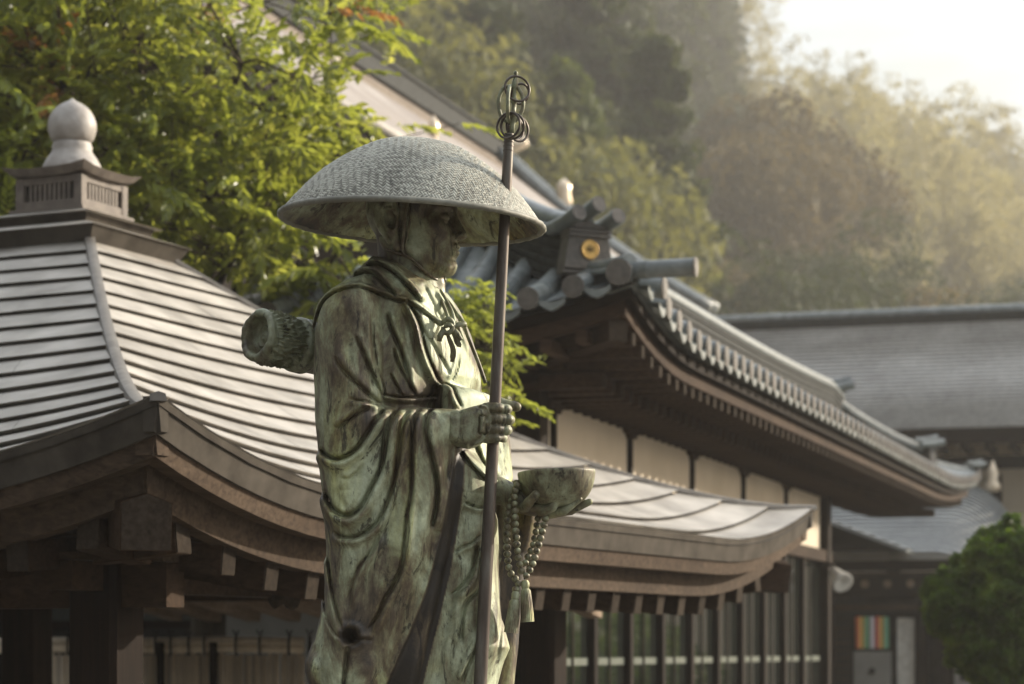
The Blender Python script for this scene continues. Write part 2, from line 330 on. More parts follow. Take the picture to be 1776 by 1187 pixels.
# -------------------- robe and body: one continuous sculpted surface
def robe():
    sp = 2.5; U, V, Y = grid(500, 960, 430, 1270, -175, 165, sp); U2 = U[:, :, 0]; V2 = V[:, :, 0]
    def pil(poly, yc, T, Rr, at=None, noff=None):
        d2 = poly_sd(U2, V2, tr(poly, yc if at is None else at))[:, :, None]
        wy = np.abs(Y-yc)*(Rr/T); return np.sqrt(np.maximum(d2+Rr, 0)**2+wy**2)-Rr
    torso = [(648, 450), (700, 455), (750, 488), (768, 503), (798, 540), (822, 578), (843, 626), (860, 674), (866, 760), (855, 880), (800, 930), (600, 930), (575, 700), (570, 560), (600, 500), (630, 468)]
    F = pil(torso, 20, 122, 64, 40)
    sl = ((U-742)*.87-(Y+84)*.49)+np.maximum(0, (V-650))*.25
    F = smax(F, np.where(V < 720, sl, sl-(V-720)*1.2), 14)
    skirt = [(590, 820), (840, 820), (862, 900), (864, 960), (868, 1040), (877, 1095), (884, 1124), (874, 1150), (864, 1190), (868, 1275), (590, 1275)]
    F = smin(F, pil(skirt, 10, 92, 70, -10), 10)
    # sleeve of the far arm, looping under the staff hand towards the bowl
    s2 = [(755, 655), (785, 664), (820, 672), (848, 680), (872, 700), (886, 730), (893, 765), (905, 815), (906, 832), (888, 846), (850, 866), (815, 860), (780, 840), (740, 760)]
    s2f = pil(s2, 8, 88, 48, -30); F = smin(F, smax(s2f, (U-796)*.80-(Y+74)*.60, 14), 5)
    hang = [(850, 838), (900, 838), (936, 868), (930, 905), (912, 960), (904, 1040), (896, 1110), (888, 1190), (892, 1275), (820, 1275), (820, 850)]
    F = smin(F, pil(hang, 85, 42, 26, 60), 4)
    # strip of the inner robe that shows between sleeve hem and skirt
    strip = [(700, 760), (806, 770), (802, 850), (795, 900), (783, 970), (768, 1040), (750, 1110), (732, 1185), (712, 1275), (590, 1275), (600, 900)]
    F = smin(F, pil(strip, -42, 60, 22, -75), 3)
    # near sleeve and arm
    sleeve = [(634, 476), (655, 496), (666, 530), (670, 580), (670, 640), (671, 702), (690, 706), (712, 706), (745, 708), (770, 709), (795, 712), (799, 735), (797, 760), (790, 785), (784, 820), (776, 870), (768, 915), (754, 972), (738, 1030), (714, 1090), (690, 1145), (672, 1187), (650, 1275), (536, 1275),
              (540, 1195), (529, 1165), (529, 1148), (545, 1108), (557, 1060), (566, 1010), (566, 950), (561, 880), (553, 800), (547, 720), (544, 640), (546, 575), (556, 530), (575, 502), (600, 486)]
    F = smin(F, pil(sleeve, -75, 72, 52, -75), 3)
    # collar roll round the neck
    col = smoothline([(636, 470), (655, 478), (680, 500), (705, 520), (735, 545)], 6)
    # ---- relief: folds traced on the cloth
    h = np.zeros(U2.shape, np.float32)
    def taper(t, a=.18): return np.clip(t/a, 0, 1)*np.clip((1-t)/a, 0, 1)
    def groove(pts, w, a, yd=-110, ends=.18, even=False):
        nonlocal h
        d, s, t = line_sd(U2, V2, smoothline(tr(pts, yd), 5)); k = 1 if even else np.minimum(1, taper(t, ends)+.0)
        h = h-a*np.exp(-(d/w)**2)*k
    def fold(pts, w, a, side=1, yd=-110, ends=.15):
        nonlocal h
        d, s, t = line_sd(U2, V2, smoothline(tr(pts, yd), 5)); k = taper(t, ends); sd_ = s*d*side
        h = h+(a*np.exp(-((sd_-w*.75)/(w*.62))**2)-a*1.45*np.exp(-(d/(w*.27))**2))*k
    # upper arm
    fold([(583, 622), (592, 640), (615, 664), (644, 690), (664, 704)], 11, 4.2, -1)
    fold([(647, 545), (648, 593), (655, 640), (664, 668), (668, 690)], 8, 4.5, 1)
    fold([(618, 585), (626, 604), (644, 643), (660, 680), (667, 698)], 9, 4.2, -1)
    fold([(606, 696), (625, 699), (645, 702), (662, 706)], 8, 4, 1)
    groove([(570, 545), (566, 600), (570, 660), (580, 710)], 12, 2.5)
    groove([(600, 540), (598, 580), (606, 620)], 10, 2)
    # chest panels (stand further back)
    fold([(672, 545), (680, 575), (696, 612), (719, 688)], 10, 5, -1, -70)
    fold([(684, 606), (693, 636), (724, 692)], 7, 4, -1, -70)
    fold([(677, 650), (691, 676), (697, 690)], 6, 3, -1, -70)
    fold([(664, 688), (690, 692), (705, 693), (729, 690), (756, 682)], 7, 5, 1, -70, .05)
    fold([(706, 524), (713, 534), (729, 567), (740, 612), (757, 652), (768, 664)], 8, 8, 1, -70, .06)
    groove([(696, 530), (712, 570), (722, 610), (736, 650), (748, 678)], 3, 4, -70)
    fold([(766, 660), (783, 668), (792, 690), (801, 708)], 8, 6, 1, -55, .1)
    groove([(722, 552), (737, 582), (752, 603), (768, 628), (782, 652)], 3.2, 6, -30)
    fold([(796, 610), (794, 630), (788, 648), (780, 662)], 6, 4, 1, -20)
    groove([(810, 620), (812, 645), (806, 668)], 3, 5, -20)
    groove([(819, 615), (824, 645), (822, 672)], 3, 5, -20)
    fold([(762, 508), (790, 546), (811, 588), (828, 635), (840, 672)], 6, 6, 1, 0, .05)
    groove([(735, 500), (750, 530), (768, 560)], 4, 4, -20)
    # edge of the shoulder cape with its raised cord, and the collar folds
    fold([(545, 575), (552, 545), (566, 522), (590, 510), (623, 505), (658, 513), (686, 522), (712, 530), (742, 546), (764, 560)], 7, 6, -1, -90, .03)
    fold([(612, 480), (630, 474), (652, 481), (673, 503), (690, 522)], 9, 7, -1, -60, .05)
    fold([(634, 462), (660, 464), (690, 484), (712, 508), (732, 532)], 9, 7, -1, -50, .05)
    groove([(590, 498), (620, 492), (650, 500)], 5, 3, -90)
    # elbow and the hanging sleeve
    fold([(585, 748), (600, 737), (623, 720), (652, 706)], 9, 5, -1)
    fold([(668, 709), (653, 732), (636, 761), (618, 785), (592, 799), (570, 794), (554, 778)], 13, 10, -1, -110, .06)
    fold([(590, 830), (606, 833), (620, 824), (636, 806)], 8, 2.5, -1)
    fold([(692, 707), (674, 744), (664, 809), (644, 853), (625, 886), (601, 897), (577, 882), (562, 850)], 14, 10, -1, -110, .06)
    fold([(711, 707), (698, 744), (693, 788), (686, 831), (673, 875), (656, 908), (628, 930), (600, 934), (578, 922)], 11, 7, -1, -110, .08)
    fold([(731, 707), (719, 728), (716, 788), (715, 853), (708, 897), (704, 935), (699, 980), (684, 1017), (671, 1038), (658, 1068), (640, 1096)], 11, 7, -1, -110, .06)
    fold([(751, 707), (740, 724), (741, 755), (750, 798), (758, 842), (757, 878), (748, 920)], 12, 7, -1, -110, .06)
    groove([(703, 740), (700, 800), (692, 860), (676, 910), (664, 950)], 5, 2.6)
    groove([(727, 740), (728, 800), (727, 860), (722, 930), (712, 990)], 4, 2.6)
    groove([(680, 745), (675, 800), (664, 840), (646, 880)], 4, 2.2)
    groove([(596, 845), (590, 860), (596, 876), (606, 884)], 5, 3)
    fold([(566, 960), (571, 990), (578, 1030), (588, 1070), (598, 1100)], 9, 5, 1)
    fold([(556, 1020), (564, 1060), (580, 1095), (597, 1112)], 7, 3, 1)
    groove([(610, 1000), (603, 1050), (602, 1090)], 6, 2.6)
    fold([(660, 925), (650, 952), (626, 985), (612, 1020), (607, 1060)], 10, 4, -1)
    fold([(650, 1110), (630, 1110), (614, 1108)], 9, 3, 1)
    groove([(606, 1120), (602, 1150), (598, 1185), (596, 1240)], 3.5, 9, -110, .05)
    groove([(545, 1120), (556, 1140), (560, 1180), (558, 1220)], 7, 4)
    groove([(690, 1020), (676, 1060), (655, 1110), (640, 1160)], 9, 2.5)
    groove([(740, 960), (722, 1020), (700, 1070), (672, 1130)], 7, 2.4)
    # rolled hem of the sleeve
    d, s, t = line_sd(U2, V2, smoothline(tr([(797, 740), (788, 790), (780, 840), (771, 890), (759, 945), (742, 1005), (718, 1072), (692, 1132), (668, 1187)], -110), 5)); h += 3.5*np.exp(-(d/4.5)**2)
    # pit where the cloth is pulled in
    (pu, pv), = tr([(610, 1105)], -120); q = np.hypot(U2-pu, V2-pv); h -= 17*np.exp(-(q/11)**2); h += 4*np.exp(-((q-19)/6)**2)
    # cuff of the far sleeve
    fold([(800, 785), (810, 801), (833, 825), (857, 838), (888, 830)], 8, 7, -1, -60, .05)
    fold([(806, 722), (822, 760), (838, 800), (866, 826)], 9, 5, -1, -60)
    groove([(868, 740), (876, 780), (880, 820)], 5, 3, -50)
    # skirt
    fold([(806, 872), (830, 880), (850, 872)], 7, 5, 1, -80, .05)
    fold([(828, 940), (825, 965), (817, 995), (799, 1020), (780, 1035)], 11, 7, -1, -80)
    fold([(842, 985), (832, 1018), (806, 1050), (800, 1090), (800, 1120)], 13, 7, 1, -80)
    fold([(786, 960), (800, 950), (820, 941), (835, 925)], 7, 4, 1, -80)
    fold([(838, 1100), (823, 1133), (810, 1160), (799, 1190)], 10, 6, 1, -80)
    groove([(800, 900), (806, 940), (796, 980)], 8, 3, -80)
    groove([(780, 1040), (772, 1090), (762, 1150), (752, 1190)], 7, 3, -80)
    groove([(862, 940), (866, 1010), (868, 1080), (858, 1180)], 4, 4, -60)
    groove([(790, 1060), (786, 1110), (774, 1180)], 5, 3, -80)
    wgt = np.clip((60-Y)/70, 0, 1); wgt = wgt*wgt*(3-2*wgt)
    F = F-h[:, :, None]*wgt
    # back of the robe: long hanging folds
    back = 4.5*np.sin(U2*.105+2*np.sin(V2*.006))*np.clip((V2-560)/200, 0, 1)
    F = F-back[:, :, None]*(1-wgt)
    F = F-.8*np.sin(U*.043+V*.021)*np.sin(V*.05-U*.03)
    # opening round the neck
    ax = 712+(V-470)*.05; q = np.sqrt((U-ax)**2+((Y-2)*.92)**2)-56; F = smax(F, -np.maximum(q, (V-492)-(U-700)*.45), 6)
    stp = np.array(tr(strip, -75)); slp = np.array(tr(sleeve, -75))
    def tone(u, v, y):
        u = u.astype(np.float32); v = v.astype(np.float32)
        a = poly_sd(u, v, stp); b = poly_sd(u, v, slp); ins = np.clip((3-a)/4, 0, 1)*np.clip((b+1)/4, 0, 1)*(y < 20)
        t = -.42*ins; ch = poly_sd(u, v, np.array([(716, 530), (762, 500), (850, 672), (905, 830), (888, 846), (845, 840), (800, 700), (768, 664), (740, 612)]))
        t = t+.36*np.clip(-ch/8, 0, 1)*(y < 90)  # paler tone over chest and far sleeve paints in the sunlight there
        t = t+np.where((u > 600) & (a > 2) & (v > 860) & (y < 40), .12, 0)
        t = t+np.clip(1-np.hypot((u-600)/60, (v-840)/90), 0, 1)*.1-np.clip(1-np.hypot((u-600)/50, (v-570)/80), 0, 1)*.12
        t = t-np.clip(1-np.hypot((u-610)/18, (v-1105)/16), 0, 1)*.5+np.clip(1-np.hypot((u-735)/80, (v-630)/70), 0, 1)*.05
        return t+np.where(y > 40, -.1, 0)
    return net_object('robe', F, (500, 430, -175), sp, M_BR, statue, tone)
robe()

# -------------------- head with face and ears
def head():
    sp = 1.6; U, V, Y = grid(628, 826, 292, 540, -84, 84, sp)
    yaw = R(14); X0 = U-712; Z = 400-V; Z = Z.copy()
    f = X0*math.cos(yaw)-Y*math.sin(yaw); s = X0*math.sin(yaw)+Y*math.cos(yaw)   # s < 0 is the near side
    pit = R(-4); f, Z = f*math.cos(pit)-Z*math.sin(pit), f*math.sin(pit)+Z*math.cos(pit)
    a = np.abs(s)
    def ell(c, r, S_=s):
        q = np.sqrt(((f-c[0])/r[0])**2+((S_-c[1])/r[1])**2+((Z-c[2])/r[2])**2); return (q-1)*min(r)
    def cap(p, q, r0, r1=None, S_=s):
        r1 = r0 if r1 is None else r1
        p = np.array(p, float); q = np.array(q, float); e = q-p
        t = np.clip(((f-p[0])*e[0]+(S_-p[1])*e[1]+(Z-p[2])*e[2])/(e@e), 0, 1)
        return np.sqrt((f-p[0]-e[0]*t)**2+(S_-p[1]-e[1]*t)**2+(Z-p[2]-e[2]*t)**2)-(r0+(r1-r0)*t)
    F = ell((2, 0, 40), (78, 62, 72))
    F = smin(F, ell((34, 0, -20), (46, 47, 62)), 16)
    F = smin(F, cap((8, -40, -38), (58, -16, -72), 15, 13), 12); F = smin(F, cap((8, 40, -38), (58, 16, -72), 15, 13), 12)  # jaw line
    F = smin(F, ell((62, 0, -68), (16, 17, 14)), 12)
    F = smin(F, cap((62, -22, 30), (62, 22, 30), 16), 14)                      # forehead
    for sg in (-1, 1):
        F = smin(F, ell((50, sg*36, -4), (18, 15, 15)), 14)                    # cheekbones
        F = smax(F, -ell((80, sg*23, 11), (18, 17, 12)), 7)                    # sockets
        F = smin(F, cap((74, sg*9, 25), (64, sg*42, 27), 6.5, 5), 6)             # brows
        F = smin(F, ell((64, sg*23, 10), (14, 15, 11)), 3)                     # closed lids
        F = F+2.2*np.exp(-((Z-(5-((s-sg*23)/16)**2*-2))/1.8)**2)*np.exp(-((s-sg*24)/13)**4)*(f > 50)
        F = smin(F, ell((80, sg*9, -21), (8, 6, 6)), 4)                        # nostril wings
        F = smax(F, -ell((83, sg*6, -27), (4, 3, 4)), 2)
        F = F+1.5*np.exp(-((f-(74-(Z+18)*-.15+ (a-12)*-.5))/3)**2)*np.exp(-((Z+32)/14)**2)*(a > 10)*(a < 30)*.8
    F = smin(F, cap((76, 0, 18), (91, 0, -17), 7, 8.5), 7)                     # nose
    F = smin(F, ell((90, 0, -19), (9, 8, 7)), 4)
    F = smin(F, ell((70, 0, -44), (14, 20, 16)), 8)                            # mouth mound
    F = smin(F, cap((80.5, -7, -37), (80.5, 7, -37), 4.6), 3); F = smin(F, cap((74, -15, -41), (81, 0, -38), 3.6), 3); F = smin(F, cap((74, 15, -41), (81, 0, -38), 3.6), 3)
    F = smin(F, cap((72, -13, -44), (79, 0, -49), 4.8), 3); F = smin(F, cap((72, 13, -44), (79, 0, -49), 4.8), 3)
    F = F+3*np.exp(-((Z+43.2)/1.6)**2)*np.exp(-(a/17)**4)*(f > 60)
    F = smax(F, -ell((84, 0, -58), (8, 14, 4.5)), 5)
    F = smin(F, cap((-10, 0, -30), (0, 0, -150), 50, 54), 16)                  # neck
    F = smin(F, cap((42, 0, -100), (40, 0, -140), 12), 10)
    F = smin(F, cap((-34, -46, -20), (30, -26, -120), 10), 10)                 # neck tendon
    for sg in (-1, 1):                                                        # long-lobed ears
        S1 = s*-sg; f0 = f; f = f-12
        c = (-34, -62, 8)
        E = smax(ell((-33, -66, 12), (21, 11, 34), S1), -ell((-29, -74, 10), (14, 13, 24), S1), 2)
        E = smin(E, cap((-28, -62, -12), (-20, -61, -38), 8.5, 7.5, S1), 6)
        hx = smoothline([(-16, 20), (-18, 38), (-34, 46), (-50, 34), (-52, 12), (-42, -10), (-30, -30)], 3)
        for i in range(len(hx)-1):
            E = np.minimum(E, cap((hx[i][0], -70, hx[i][1]), (hx[i+1][0], -70, hx[i+1][1]), 4.8, None, S1)) if i % 1 == 0 else E
        ax = smoothline([(-22, 26), (-34, 28), (-40, 14), (-34, -4), (-24, -12)], 3)
        for i in range(len(ax)-1): E = smin(E, cap((ax[i][0], -69, ax[i][1]), (ax[i+1][0], -69, ax[i+1][1]), 3.2, None, S1), 2)
        E = smin(E, ell((-17, -62, 2), (5, 7, 8), S1), 3)
        f = f0
        F = smin(F, E, 5)
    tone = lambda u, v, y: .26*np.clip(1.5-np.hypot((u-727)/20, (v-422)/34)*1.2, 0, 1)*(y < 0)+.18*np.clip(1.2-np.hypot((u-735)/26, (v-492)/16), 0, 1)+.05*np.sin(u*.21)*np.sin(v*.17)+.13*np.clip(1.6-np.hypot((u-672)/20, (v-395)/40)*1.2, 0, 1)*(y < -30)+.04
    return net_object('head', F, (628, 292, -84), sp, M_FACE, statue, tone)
head()

# -------------------- hands
def capu(U, V, Y, p, q, r0, r1=None):
    r1 = r0 if r1 is None else r1
    p = np.array(p, float); q = np.array(q, float); e = q-p
    t = np.clip(((U-p[0])*e[0]+(V-p[1])*e[1]+(Y-p[2])*e[2])/(e@e+1e-9), 0, 1)
    return np.sqrt((U-p[0]-e[0]*t)**2+(V-p[1]-e[1]*t)**2+(Y-p[2]-e[2]*t)**2)-(r0+(r1-r0)*t)
def pt(u, v, y): (a, b), = tr([(u, v)], y); return (a, b, y)
def near_hand():
    sp = 1.5; U, V, Y = grid(755, 925, 680, 800, -150, -25, sp)
    # back of the hand under its guard
    pl = tr([(770, 716), (798, 712), (815, 706), (834, 701), (845, 703), (851, 716), (853, 735), (850, 752), (842, 764), (828, 774), (812, 779), (798, 776), (770, 770)], -105)
    d2 = poly_sd(U[:, :, 0], V[:, :, 0], pl)[:, :, None]
    yc = -98; wy = np.abs(Y-yc)*(16/30.); F = np.sqrt(np.maximum(d2+16, 0)**2+wy**2)-16
    F = smin(F, capu(U, V, Y, pt(745, 742, -90), pt(815, 742, -95), 29, 27), 8)
    # raised rim and clasp on the guard
    rim = line_sd(U[:, :, 0], V[:, :, 0], smoothline(tr([(834, 703), (845, 708), (850, 722), (851, 738), (847, 752), (838, 764), (820, 774)], -118), 4))[0]
    h = 2.2*np.exp(-(rim/2.2)**2)-1.4*np.exp(-((rim-6)/2.5)**2)
    cl = poly_sd(U[:, :, 0], V[:, :, 0], tr([(833, 724), (841, 724), (840, 734), (841, 751), (832, 751), (834, 736)], -122))
    h = h+2.5*np.clip(1-(cl+1)/2, 0, 1)-2.5*np.exp(-((cl-2)/1.4)**2)
    F = F-h[:, :, None]*(Y < -100)
    F = F+1.2*np.exp(-((U-800)/3)**2)
    # fingers close round the staff: over it on the near side, back again on the far side
    for k, (v, u1, r, dr) in enumerate(((708, 880, 8.6, 2), (727, 884, 9.2, 1), (745, 880, 8.6, 1), (761, 873, 7.6, -1))):
        kn = pt(843, v, -106); mid = pt(862, v-.5, -113); tip = pt(u1-3, v+dr, -104); tp2 = pt(u1, v+dr+.5, -88); tp3 = pt(u1-12, v+dr, -72)
        G = capu(U, V, Y, kn, mid, r+.6, r); G = smin(G, capu(U, V, Y, mid, tip, r, r-.3), 2); G = smin(G, capu(U, V, Y, tip, tp2, r-.3, r-.8), 3); G = smin(G, capu(U, V, Y, tp2, tp3, r-.8, r-2), 3)
        G = G+.9*np.exp(-((U-mid[0]-2)/2.2)**2)+.9*np.exp(-((U-tip[0]+2)/2)**2)*(Y < -95)
        F = smin(F, G, 2.0)
    # thumb beyond the staff
    T = capu(U, V, Y, pt(838, 712, -78), pt(868, 700, -66), 10, 9.5); T = smin(T, capu(U, V, Y, pt(868, 700, -66), pt(896, 706, -68), 9.5, 8.2), 3)
    F = smin(F, T, 4)
    return net_object('hand', F, (755, 680, -150), sp, M_HAND, statue)
near_hand()
def bowl_hand():
    sp = 1.6; U, V, Y = grid(850, 1045, 820, 915, -95, 85, sp)
    F = capu(U, V, Y, pt(862, 850, 10), pt(905, 868, -2), 24, 20)
    q = np.sqrt(((U-934)/36)**2+((V-884)/12)**2+((Y+2)/40)**2); F = smin(F, (q-1)*12, 8)
    # thumb up the near side of the bowl
    F = smin(F, smin(capu(U, V, Y, pt(908, 880, -38), pt(917, 872, -54), 9, 8.5), capu(U, V, Y, pt(917, 872, -54), pt(929, 858, -60), 8.5, 7.5), 3), 5)
    # four fingers under the bowl, their ends bent up round it
    for a, b, c, r in (((940, 889, -34), (958, 880, -46), (968, 862, -50), 7.8), ((948, 892, -22), (978, 886, -36), (1004, 866, -38), 7.6), ((952, 892, -4), (990, 886, -14), (1022, 871, -16), 7.4), ((950, 890, 16), (985, 884, 16), (1014, 872, 14), 7)):
        G = smin(capu(U, V, Y, pt(*a), pt(*b), r+1, r), capu(U, V, Y, pt(*b), pt(*c), r, r-1.4), 2.5); F = smin(F, G, 3)
    return net_object('hand', F, (850, 820, -95), sp, M_HAND, statue)
bowl_hand()

# -------------------- staff with its ring finial
def up(pts, y): return [wpt(u, v, y) for u, v in pts]
mb = MB(); YS = -86
sv = [(881.5+(v-262)*(-.0525), v) for v in (232, 262, 340, 440, 560, 690, 800, 950, 1100, 1187, 1290)]
mb.tube([wpt(u, v, YS) for u, v in sv], [8.2*K, 8.6*K, 9*K, 9.4*K, 9.8*K, 10.1*K, 10.4*K, 10.9*K, 11.2*K, 11.4*K, 11.6*K], 20)
staff = mb.build('staff', M_STAFF, statue, auto=50)
mb = MB()
for v in (236, 241, 247, 254, 262): mb.tube([wpt(881.5+(v-262)*-.0525, v-1, YS), wpt(881.5+(v-262)*-.0525, v+1, YS)], 9.2*K, 16)
mb.build('band', M_RING, staff, auto=50)
mb = MB()
ax = lambda v: 884+(v-232)*-.06
prof = [(232, 5), (218, 4), (208, 6.5), (203, 9), (198, 8), (194, 4), (182, 3.2), (178, 5.5), (172, 5.5), (168, 3), (156, 3.4), (150, 6), (142, 5), (136, 3.2), (131, 3), (128, 4.2), (125, 3.8), (123, 1)]
mb.tube([wpt(ax(v)+4, v, YS) for v, r in prof], [r*K for v, r in prof], 12)
mb.build('spire', M_HAND, staff, smooth=True)
# heart-shaped hoop of four arms
mb = MB()
for sg, yy in ((-1, 0), (1, 0), (-.25, -20), (.3, 20)):
    pts = [(886, 150), (886+sg*12, 153), (886+sg*20, 168), (886+sg*21, 186), (885+sg*15, 204), (885+sg*6, 212)]
    ll = smoothline([(u, v, YS+yy*math.sin(math.pi*i/5)) for i, (u, v) in enumerate(pts)], 4)
    mb.tube([wpt(*p) for p in ll], [3.4*K]*len(ll), 10)
mb.build('hoop', M_HAND, staff, smooth=True)
def ring(u, v, y, rad, nrm, r=2.1):
    n = Vector(nrm).normalized(); a = n.cross(Vector((0, 0, 1))).normalized(); b = n.cross(a); c = wpt(u, v, y); m = MB(); q = 28
    pts = [c+(a*math.cos(2*math.pi*i/q)+b*math.sin(2*math.pi*i/q))*rad*K for i in range(q+1)]
    m.tube(pts, r*K, 8, cap=False); m.build('ring', M_RING, staff, smooth=True)
ring(897, 154, YS-4, 22, (.35, -1, .15)); ring(902, 163, YS+10, 17, (.6, -1, -.5)); ring(882, 218, YS-14, 22, (-.55, -1, .1)); ring(889, 219, YS-12, 21, (-.4, -1, -.1)); ring(899, 224, YS+12, 21, (.75, -1, 0)); ring(893, 222, YS+18, 21, (1.1, -1, .1))

# -------------------- woven hat
def hat():
    tilt = R(2.9); Zax = Vector((math.sin(tilt), -0.012, math.cos(tilt))).normalized(); Xax = Vector((math.cos(tilt), 0, -math.sin(tilt))); Yax = Zax.cross(Xax).normalized()
    c = wpt(714.5, 385, 0); nt_, nr = 1100, 230
    pr = smoothline([(0, 143), (35, 140), (75, 129), (115, 109), (150, 84), (182, 55), (208, 26), (228, 0)], 40)
    tt = np.linspace(0, len(pr)-1, nr); r = np.interp(tt, np.arange(len(pr)), pr[:, 0]); hh = np.interp(tt, np.arange(len(pr)), pr[:, 1])
    th = np.linspace(0, 2*np.pi, nt_, endpoint=False); Rr, T = np.meshgrid(r, th, indexing='ij'); H = np.repeat(hh[:, None], nt_, 1)
    arc = np.concatenate([[0], np.cumsum(np.hypot(np.diff(r), np.diff(hh)))]); A = np.repeat(arc[:, None], nt_, 1)
    # twill weave in plan, its direction turning over from band to band
    px, py = A*np.cos(T), A*np.sin(T); a = (px+py)*.7071; b = (px-py)*.7071; w = 5.2
    i = np.floor(a/w); j = np.floor(b/w); fa = np.abs(a/w-i-.5)*2; fb = np.abs(b/w-j-.5)*2
    flip = (np.floor(i/12) % 2 == 0); over = np.where(flip, (i+j) % 4 < 2, (i-j) % 4 < 2)
    hgt = np.where(over, 1-fa**2*.9, 1-fb**2*.9); rs = np.random.RandomState(3); jit = rs.rand(400, 400)
    hgt = hgt*(.75+.5*jit[(i.astype(int)+200) % 400, (j.astype(int)+200) % 400])
    edge = np.clip((228-Rr)/8, 0, 1); D = (hgt-.4)*1.9*edge
    lump = .8*np.sin(px*.05+1)*np.sin(py*.043)
    Ro = Rr+(D+lump)*(Rr/231.)*.6; Ho = H+(D+lump)*.8
    x = Ro*np.cos(T); y = Ro*np.sin(T)
    base = np.array(c-origin(statue)); vs = base+K*(x[..., None]*np.array(Xax)+y[..., None]*np.array(Yax)+Ho[..., None]*np.array(Zax))
    vs = vs.reshape(-1, 3); ii = np.arange(nr-1)[:, None]*nt_; jj = np.arange(nt_)[None]; j2 = (jj+1) % nt_
    fs = np.stack([ii+jj, ii+nt_+jj, ii+nt_+j2, ii+j2], -1).reshape(-1, 4)
    m = mesh_from('hat', vs, fs, M_HAT, True); 
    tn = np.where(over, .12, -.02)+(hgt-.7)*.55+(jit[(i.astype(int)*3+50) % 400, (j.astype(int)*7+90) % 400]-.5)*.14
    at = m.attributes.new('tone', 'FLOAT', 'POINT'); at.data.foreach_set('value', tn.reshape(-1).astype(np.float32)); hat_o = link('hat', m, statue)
    inner = MB(); pin = [(0.01, 132), (35, 129), (75, 119), (112, 99), (146, 75), (178, 47), (203, 20), (224, -2)]
    pin = smoothline(pin, 3)
    inner.lathe([(r_*K, h_*K) for r_, h_ in pin], c, 72, Xax, Yax, Zax); inner.f = [f[::-1] for f in inner.f]
    inner.build('lining', M_BR, hat_o, smooth=True)
    rim = MB(); q = 120
    pts = [c+(Xax*math.cos(2*math.pi*i/q)+Yax*math.sin(2*math.pi*i/q))*(228+.8*math.sin(i*1.7))*K-Zax*(1*K) for i in range(q+1)]
    rim.tube(pts, [(5.3+.5*math.sin(i*2.3))*K for i in range(q+1)], 10, cap=False); rim.build('rim', M_HAT, hat_o, smooth=True)
hat()
# chin cords
mb = MB(); ll = smoothline([(706, 345, -64), (703, 372, -71), (701, 400, -68), (698, 435, -61), (715, 450, -60), (735, 470, -50), (752, 483, -34), (765, 488, -14)], 5)
mb.tube([wpt(*p) for p in ll], 3.3*K, 8)
ll = smoothline([(712, 345, -58), (712, 372, -63), (708, 400, -61), (701, 436, -55)], 4); mb.tube([wpt(*p) for p in ll], 2*K, 8)
ll = smoothline([(668, 432, -60), (690, 440, -59), (712, 446, -55)], 4); mb.tube([wpt(*p) for p in ll], 3*K, 8)
for du in (-4, 0, 4): mb.tube([wpt(766+du, 481, -12), wpt(768+du, 490, -12)], 3*K, 8)
mb.build('chin_cord', M_FACE, statue, smooth=True)

# -------------------- shoulder cord and its bow
mb = MB()
for pts, r in (([(700, 524, -92), (722, 532, -84), (746, 546, -72), (768, 563, -58)], 3.6), ([(757, 500, -30), (765, 520, -42), (776, 548, -50), (779, 562, -54)], 3.2), ([(761, 500, -22), (773, 520, -34), (784, 542, -42), (788, 560, -50)], 3.2),
               ([(763, 505, 0), (778, 524, -14), (795, 548, -26), (806, 562, -32)], 3.4), ([(780, 568, -56), (792, 563, -52), (803, 562, -40), (806, 568, -32), (812, 585, -22), (828, 625, -12), (842, 665, -4)], 3.6)):
    ll = smoothline(pts, 5); mb.tube([wpt(*p) for p in ll], r*K, 8)
cord = mb.build('cord', M_BR, statue, smooth=True)
mb = MB()
for pts, r in (([(768, 560, -60), (777, 553, -66), (785, 560, -62), (783, 574, -64), (773, 578, -62), (767, 568, -60)], 4.6), ([(771, 566, -66), (780, 564, -68), (787, 569, -62)], 4.5),
               ([(770, 572, -60), (764, 582, -64), (762, 592, -62)], 5.5), ([(784, 570, -60), (792, 578, -60), (800, 590, -56)], 5.0), ([(783, 570, -58), (790, 566, -60), (804, 562, -52), (807, 566, -46)], 4.6)):
    ll = smoothline(pts, 4); n = len(ll); mb.tube([wpt(*p) for p in ll], [(r*(1.0 if i < n-3 else .8))*K for i in range(n)], 8)
mb.build('bow', M_HAND, statue, smooth=True)
def tail(pts, w):
    ll = smoothline(pts, 5); m = MB(); n = len(ll); vs = []
    for i, p in enumerate(ll):
        k = w*(.5+.5*min(1, i/6))*(1 if i < n-2 else .7); a = wpt(p[0]-k, p[1]-k*.2, p[2]); b = wpt(p[0]+k, p[1]+k*.2, p[2]-2); d = Vector((0, 3.5*K, 0)); vs += [a, b, b+d, a+d]
    fs = [(4*i+q, 4*i+(q+1) % 4, 4*i+4+(q+1) % 4, 4*i+4+q) for i in range(n-1) for q in range(4)]+[(3, 2, 1, 0), tuple(range(4*n-4, 4*n))]
    m.add(vs, fs); m.build('bow_tail', M_BR, statue, auto=60)
tail([(774, 575, -58), (780, 590, -60), (786, 608, -58), (784, 628, -52)], 5); tail([(784, 575, -58), (792, 590, -56), (796, 602, -54)], 6)

